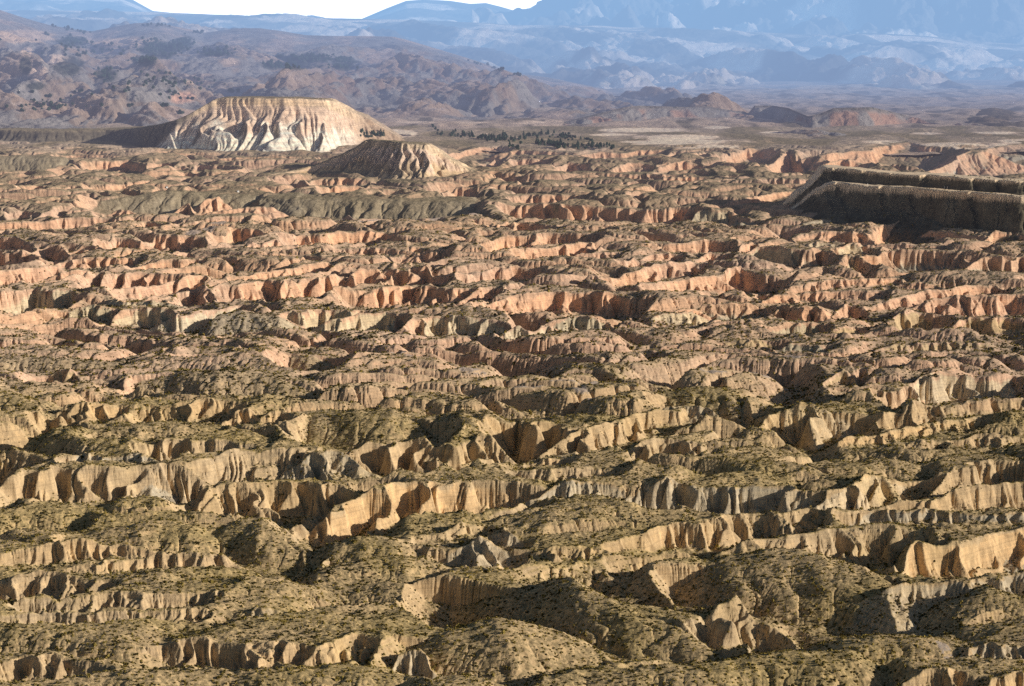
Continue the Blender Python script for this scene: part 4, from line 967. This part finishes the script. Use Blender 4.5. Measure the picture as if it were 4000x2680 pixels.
def trunk_mesh(h, r):
    v = []; f = []
    for k, t in enumerate((0, .35, .8)):
        for a in range(6):
            q = r * (1 - .75 * t); v.append((q * math.cos(a * 1.047) + .1 * t * h * .1, q * math.sin(a * 1.047), t * h - .6))
    for k in range(2):
        for a in range(6): f.append((k * 6 + a, k * 6 + (a + 1) % 6, k * 6 + 6 + (a + 1) % 6, k * 6 + 6 + a))
    for a, z in ((.4, .45), (2.6, .55), (4.4, .65)):           # three limbs
        b = len(v); x, y = math.cos(a), math.sin(a)
        v += [(0, 0, z * h - .3), (.12 * y, -.12 * x, z * h - .3), (x * h * .2, y * h * .2, z * h + h * .14)]; f.append((b, b + 1, b + 2))
    me = bpy.data.meshes.new('trunk'); me.from_pydata(v, [], f); me.materials.append(M_WOOD); return me
PINES = [(crown_mesh('crown', 9.5, 2.6, 70, 11, True), trunk_mesh(8, .22)), (crown_mesh('crown', 8, 3.0, 70, 12, True), trunk_mesh(7, .24)), (crown_mesh('crown', 11, 2.8, 80, 13, True), trunk_mesh(9, .25))]
ROUND = [(crown_mesh('crown', 6.5, 3.2, 70, 14, False), trunk_mesh(4.5, .28)), (crown_mesh('crown', 5.5, 3.4, 70, 15, False), trunk_mesh(4, .26))]
def plant(name, var, loc, s, label, cat, group):
    r = bpy.data.objects.new(name, None); C.objects.link(r); r.location = loc; r.scale = (s, s, s * random.uniform(.85, 1.15)); r.rotation_euler = (0, 0, random.random() * 6.28)
    r.empty_display_size = .5
    for nm, me in (('crown', var[0]), ('trunk', var[1])):
        c = bpy.data.objects.new(nm, me); C.objects.link(c); c.parent = r
    tag(r, label, cat, group)
deps = bpy.context.evaluated_depsgraph_get
def drop(px, py, surfaces, dy=0):
    """where the sight line through photo pixel px, py meets the ground: marched over height grids"""
    s, m = ray(px, py)
    best = None
    for Sx, Sy, Sz, ss in surfaces:
        j = int(np.clip(np.searchsorted(ss, s), 1, len(ss) - 1))
        yy = Sy[:, j]; zz = Sz[:, j]; above = zz - (H - m * yy)
        k = np.flatnonzero(above >= 0)
        if len(k):
            yk = yy[k[0]]
            if best is None or yk < best[0]: best = (float(yk), float(zz[k[0]]))
    if best is None: return None
    return float(s * best[0]), best[0], best[1]
NEARS = (X, Y, Z, sv); PLS = (Xp, Yp, Zp, sp_); HLS = (HILL['x'], HILL['y'], HILL['z'], HILL['s'])
rg = random.Random(5)
rows = [((750, 870), (860, 880), 14), ((860, 885), (960, 895), 10), ((930, 905), (1230, 915), 46), ((1090, 885), (1140, 890), 8), ((1150, 960), (1240, 965), 8), ((1240, 890), (1420, 885), 18),
        ((1320, 930), (1520, 945), 40), ((1400, 880), (1580, 895), 18), ((1500, 900), (1700, 915), 16), ((1450, 955), (1850, 960), 44), ((250, 880), (360, 885), 14), ((180, 890), (260, 900), 8), ((650, 830), (690, 850), 6), ((680, 880), (720, 885), 5)]
npine = 0
for (a, b), (c, d), n_ in rows:
    for k in range(int(n_ * 1.15)):
        t = rg.random(); px, py = lc('M', a + (c - a) * t, b + (d - b) * t + rg.gauss(0, 8) + 6)
        p = drop(px, py, (NEARS, PLS))
        if p is None or p[1] < 4900 or p[2] > 25: continue
        plant('pine_tree', (PINES + ROUND)[rg.randrange(5)], p, rg.uniform(.65, 1.15), 'dark green pine in the grove strips on the plain behind the small mesa', 'tree', 'pines of the grove on the plain'); npine += 1
print('pines', npine)
spots = [('L', 360, 165, 4), ('L', 440, 180, 6), ('L', 480, 188, 4), ('L', 245, 262, 1), ('L', 20, 262, 2), ('L', 610, 275, 1), ('L', 740, 290, 1), ('L', 290, 225, 2), ('L', 960, 158, 6), ('L', 1060, 163, 6), ('L', 1280, 208, 6), ('L', 1310, 212, 4), ('L', 570, 208, 4), ('L', 500, 600, 3), ('L', 330, 630, 2), ('L', 230, 610, 2), ('L', 1230, 640, 1), ('L', 1530, 600, 3),
         ('M', 960, 408, 4), ('M', 1000, 420, 3), ('M', 1100, 455, 4), ('M', 1210, 485, 3), ('M', 1045, 440, 2), ('M', 900, 392, 2), ('L', 1080, 690, 4), ('L', 1180, 740, 4), ('L', 130, 610, 2), ('L', 840, 690, 2)]
for w, x, y, n_ in spots:
    for k in range(n_):
        px, py = lc(w, x + rg.gauss(0, 22), y + 4 + abs(rg.gauss(0, 6)))
        p = drop(px, py, (HLS, PLS))
        if p is None: continue
        plant('tree', ROUND[rg.randrange(2)], p, rg.uniform(.8, 1.6), 'dark round tree on the purple-brown hills behind the pale mesa', 'tree', 'scattered trees on the hills')
# woodland on the hills: one dark mass
wv, wf = [], []
tm = ROUND[0][0]; tv = np.array([v.co[:] for v in tm.vertices]); tf = np.array([p.vertices[:] for p in tm.polygons]); nb = 0
for w, x, y, rx, ry, n_ in (('L', 1050, 320, 130, 55, 150), ('L', 480, 275, 90, 30, 60), ('L', 950, 400, 70, 25, 50), ('L', 2000, 385, 180, 26, 110), ('L', 1850, 430, 160, 22, 70), ('L', 1200, 285, 60, 45, 60), ('L', 1400, 350, 120, 20, 50), ('L', 700, 480, 80, 60, 30), ('L', 620, 330, 300, 40, 40), ('L', 1100, 560, 400, 80, 60), ('L', 300, 700, 260, 60, 40), ('L', 2250, 400, 70, 25, 40), ('M', 60, 440, 70, 20, 30)):
    for k in range(n_):
        px, py = lc(w, x + rg.gauss(0, rx * .5), y + rg.gauss(0, ry * .5))
        p = drop(px, py, (HLS,))
        if p is None: continue
        s_ = rg.uniform(.6, 1.5); a = rg.random() * 6.28
        q = tv * s_; q = np.stack([q[:, 0] * math.cos(a) - q[:, 1] * math.sin(a), q[:, 0] * math.sin(a) + q[:, 1] * math.cos(a), q[:, 2] - .8], -1) + np.array(p)
        wv.append(q); wf.append(tf + nb); nb += len(tv)
me = bpy.data.meshes.new('woodland'); me.from_pydata(np.concatenate(wv).tolist(), [], np.concatenate(wf).tolist()); me.materials.append(M_PINE)
o = bpy.data.objects.new('woodland', me); C.objects.link(o)
tag(o, 'dark patches of far woodland and thicket on the purple-brown hills', 'woodland', kind='stuff')

# ------------------------------------------------------------------ small white marks on the terraces
mw, nt = nodes('white paint'); pos = N(nt, 'ShaderNodeNewGeometry').outputs['Position']
b = N(nt, 'ShaderNodeBsdfDiffuse'); nt.links.new(ramp(nt, tex(nt, 'Noise', pos, 1.2, Detail=3.0).outputs[0], [(.3, (.72, .72, .70)), (.7, (.84, .84, .82))]), b.inputs[0])
nt.links.new(b.outputs[0], N(nt, 'ShaderNodeOutputMaterial').inputs[0])
mr, nt = nodes('clay roof'); pos = N(nt, 'ShaderNodeNewGeometry').outputs['Position']
b = N(nt, 'ShaderNodeBsdfDiffuse'); nt.links.new(ramp(nt, tex(nt, 'Noise', pos, 2.0, Detail=3.0).outputs[0], [(.3, (.30, .2, .15)), (.7, (.42, .3, .22))]), b.inputs[0])
nt.links.new(b.outputs[0], N(nt, 'ShaderNodeOutputMaterial').inputs[0])
def hut(px, py, w, d, h, label):
    p = drop(px, py, (NEARS,))
    r = bpy.data.objects.new('hut', None); C.objects.link(r); r.location = (p[0], p[1], p[2] - .3); r.rotation_euler = (0, 0, .35)
    v = [(sx * w / 2, sy * d / 2, z) for z in (0, h) for sx, sy in ((-1, -1), (1, -1), (1, 1), (-1, 1))]
    v += [(0, -d / 2, h * 1.35), (0, d / 2, h * 1.35)]
    f = [(0, 1, 5, 4), (1, 2, 6, 5), (2, 3, 7, 6), (3, 0, 4, 7), (4, 5, 8), (6, 7, 9)]
    me = bpy.data.meshes.new('wall'); me.from_pydata(v, [], f); me.materials.append(mw); c = bpy.data.objects.new('wall', me); C.objects.link(c); c.parent = r
    e = .25
    v = [(-w / 2 - e, -d / 2 - e, h - .1), (0, -d / 2 - e, h * 1.35 + .12), (w / 2 + e, -d / 2 - e, h - .1), (-w / 2 - e, d / 2 + e, h - .1), (0, d / 2 + e, h * 1.35 + .12), (w / 2 + e, d / 2 + e, h - .1)]
    me = bpy.data.meshes.new('roof'); me.from_pydata(v, [], [(0, 1, 4, 3), (1, 2, 5, 4)]); me.materials.append(mw); c = bpy.data.objects.new('roof', me); C.objects.link(c); c.parent = r
    tag(r, label, 'hut')
hut(652, 735, 3.2, 3.2, 2.4, 'tiny white hut at the left, on the dark scrub shelf left of the small mesa')
hut(930, 752, 3.0, 3.0, 2.2, 'tiny white hut on the shelf edge, right of the other white hut')
def post(px, py, h, label):
    p = drop(px, py, (NEARS,))
    v, f = [], []
    ring = [(.42, -.4), (.42, h * .12), (.30, h * .14), (.28, h * .72), (.40, h * .76), (.36, h * .92), (.12, h)]
    for q, z in ring:
        for a in range(8): v.append((q * math.cos(a * math.pi / 4), q * math.sin(a * math.pi / 4), z))
    for k in range(len(ring) - 1):
        for a in range(8): f.append((k * 8 + a, k * 8 + (a + 1) % 8, k * 8 + 8 + (a + 1) % 8, k * 8 + 8 + a))
    f.append(tuple(range(len(v) - 8, len(v))))
    me = bpy.data.meshes.new('marker_post'); me.from_pydata(v, [], f); me.materials.append(mw)
    o = bpy.data.objects.new('marker_post', me); C.objects.link(o); o.location = p; tag(o, label, 'post')
post(3690, 737, 2.6, 'left of two white upright posts standing close together on the table mesa ledge')
post(3701, 738, 3.0, 'right and taller of two white posts standing together on the table mesa ledge')
post(3389, 724, 2.4, 'lone white post on the table mesa ledge, near its left end')

# ------------------------------------------------------------------ haze
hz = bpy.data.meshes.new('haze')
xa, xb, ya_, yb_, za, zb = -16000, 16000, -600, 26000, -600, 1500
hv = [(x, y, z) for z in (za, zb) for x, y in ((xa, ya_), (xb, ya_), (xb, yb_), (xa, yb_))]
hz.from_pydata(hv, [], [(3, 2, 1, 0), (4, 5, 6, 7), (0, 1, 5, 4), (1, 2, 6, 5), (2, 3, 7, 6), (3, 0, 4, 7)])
mh, nt = nodes('blue air')
SIG = 1 / 6000.0
# clear over the near ridges, thicker over the far basin
pz = N(nt, 'ShaderNodeSeparateXYZ'); nt.links.new(N(nt, 'ShaderNodeNewGeometry').outputs['Position'], pz.inputs[0])
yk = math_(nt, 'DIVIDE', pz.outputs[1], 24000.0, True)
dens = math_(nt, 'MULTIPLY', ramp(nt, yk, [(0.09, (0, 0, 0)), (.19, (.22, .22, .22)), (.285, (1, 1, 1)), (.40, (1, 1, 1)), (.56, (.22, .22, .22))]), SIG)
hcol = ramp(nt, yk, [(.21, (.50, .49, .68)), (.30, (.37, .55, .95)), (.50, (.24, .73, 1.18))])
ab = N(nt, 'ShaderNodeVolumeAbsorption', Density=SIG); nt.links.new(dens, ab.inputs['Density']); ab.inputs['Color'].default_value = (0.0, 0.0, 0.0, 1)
em = N(nt, 'ShaderNodeEmission', Strength=SIG); nt.links.new(dens, em.inputs['Strength']); nt.links.new(hcol, em.inputs['Color'])  # the air glows by itself, in place of scattered sunlight
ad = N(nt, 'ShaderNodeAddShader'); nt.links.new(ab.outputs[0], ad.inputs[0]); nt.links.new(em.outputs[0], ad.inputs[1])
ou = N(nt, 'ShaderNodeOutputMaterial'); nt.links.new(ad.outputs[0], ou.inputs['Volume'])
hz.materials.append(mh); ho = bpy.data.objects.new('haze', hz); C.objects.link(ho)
tag(ho, 'thin blue haze lying over the far basin and mountains', kind='structure')

# ------------------------------------------------------------------ light
SUN_AZ, SUN_EL = math.radians(107), math.radians(17)     # azimuth clockwise from +Y (view direction)
to = (math.sin(SUN_AZ) * math.cos(SUN_EL), math.cos(SUN_AZ) * math.cos(SUN_EL), math.sin(SUN_EL))
sl_ = bpy.data.lights.new('sun', 'SUN'); sl_.energy = 5.0; sl_.angle = math.radians(.5); sl_.color = (1, .92, .80)
so = bpy.data.objects.new('sun', sl_); C.objects.link(so)
from mathutils import Vector
so.rotation_euler = Vector(to).to_track_quat('Z', 'Y').to_euler()
w = bpy.data.worlds.new('World'); bpy.context.scene.world = w; w.use_nodes = True
nt = w.node_tree; nt.nodes.clear()
sk = N(nt, 'ShaderNodeTexSky', sky_type='NISHITA', sun_disc=False); sk.sun_elevation = SUN_EL; sk.sun_rotation = SUN_AZ
sk.altitude = 900; sk.dust_density = 1.5
tcn = N(nt, 'ShaderNodeTexCoord'); sx = N(nt, 'ShaderNodeSeparateXYZ'); nt.links.new(tcn.outputs['Generated'], sx.inputs[0])
band = ramp(nt, math_(nt, 'ADD', sx.outputs[2], .5), [(.503, (1, 1, 1)), (.518, (0, 0, 0))])   # bright thin cloud low on the horizon
colr = mix(nt, band, sk.outputs[0], (92., 82., 74.))
bg = N(nt, 'ShaderNodeBackground', Strength=.05); nt.links.new(colr, bg.inputs[0])
nt.links.new(bg.outputs[0], N(nt, 'ShaderNodeOutputWorld').inputs[0])
sc = bpy.context.scene
sc.view_settings.view_transform = 'Standard'; sc.view_settings.look = 'None'; sc.view_settings.exposure = 0; sc.view_settings.gamma = 1
sc.render.engine = 'CYCLES'
sc.cycles.sample_clamp_indirect = 1.5; sc.cycles.max_bounces = 4; sc.cycles.diffuse_bounces = 2; sc.cycles.volume_bounces = 0; sc.cycles.use_denoising = False
print('done', round(time.time() - T0, 1))
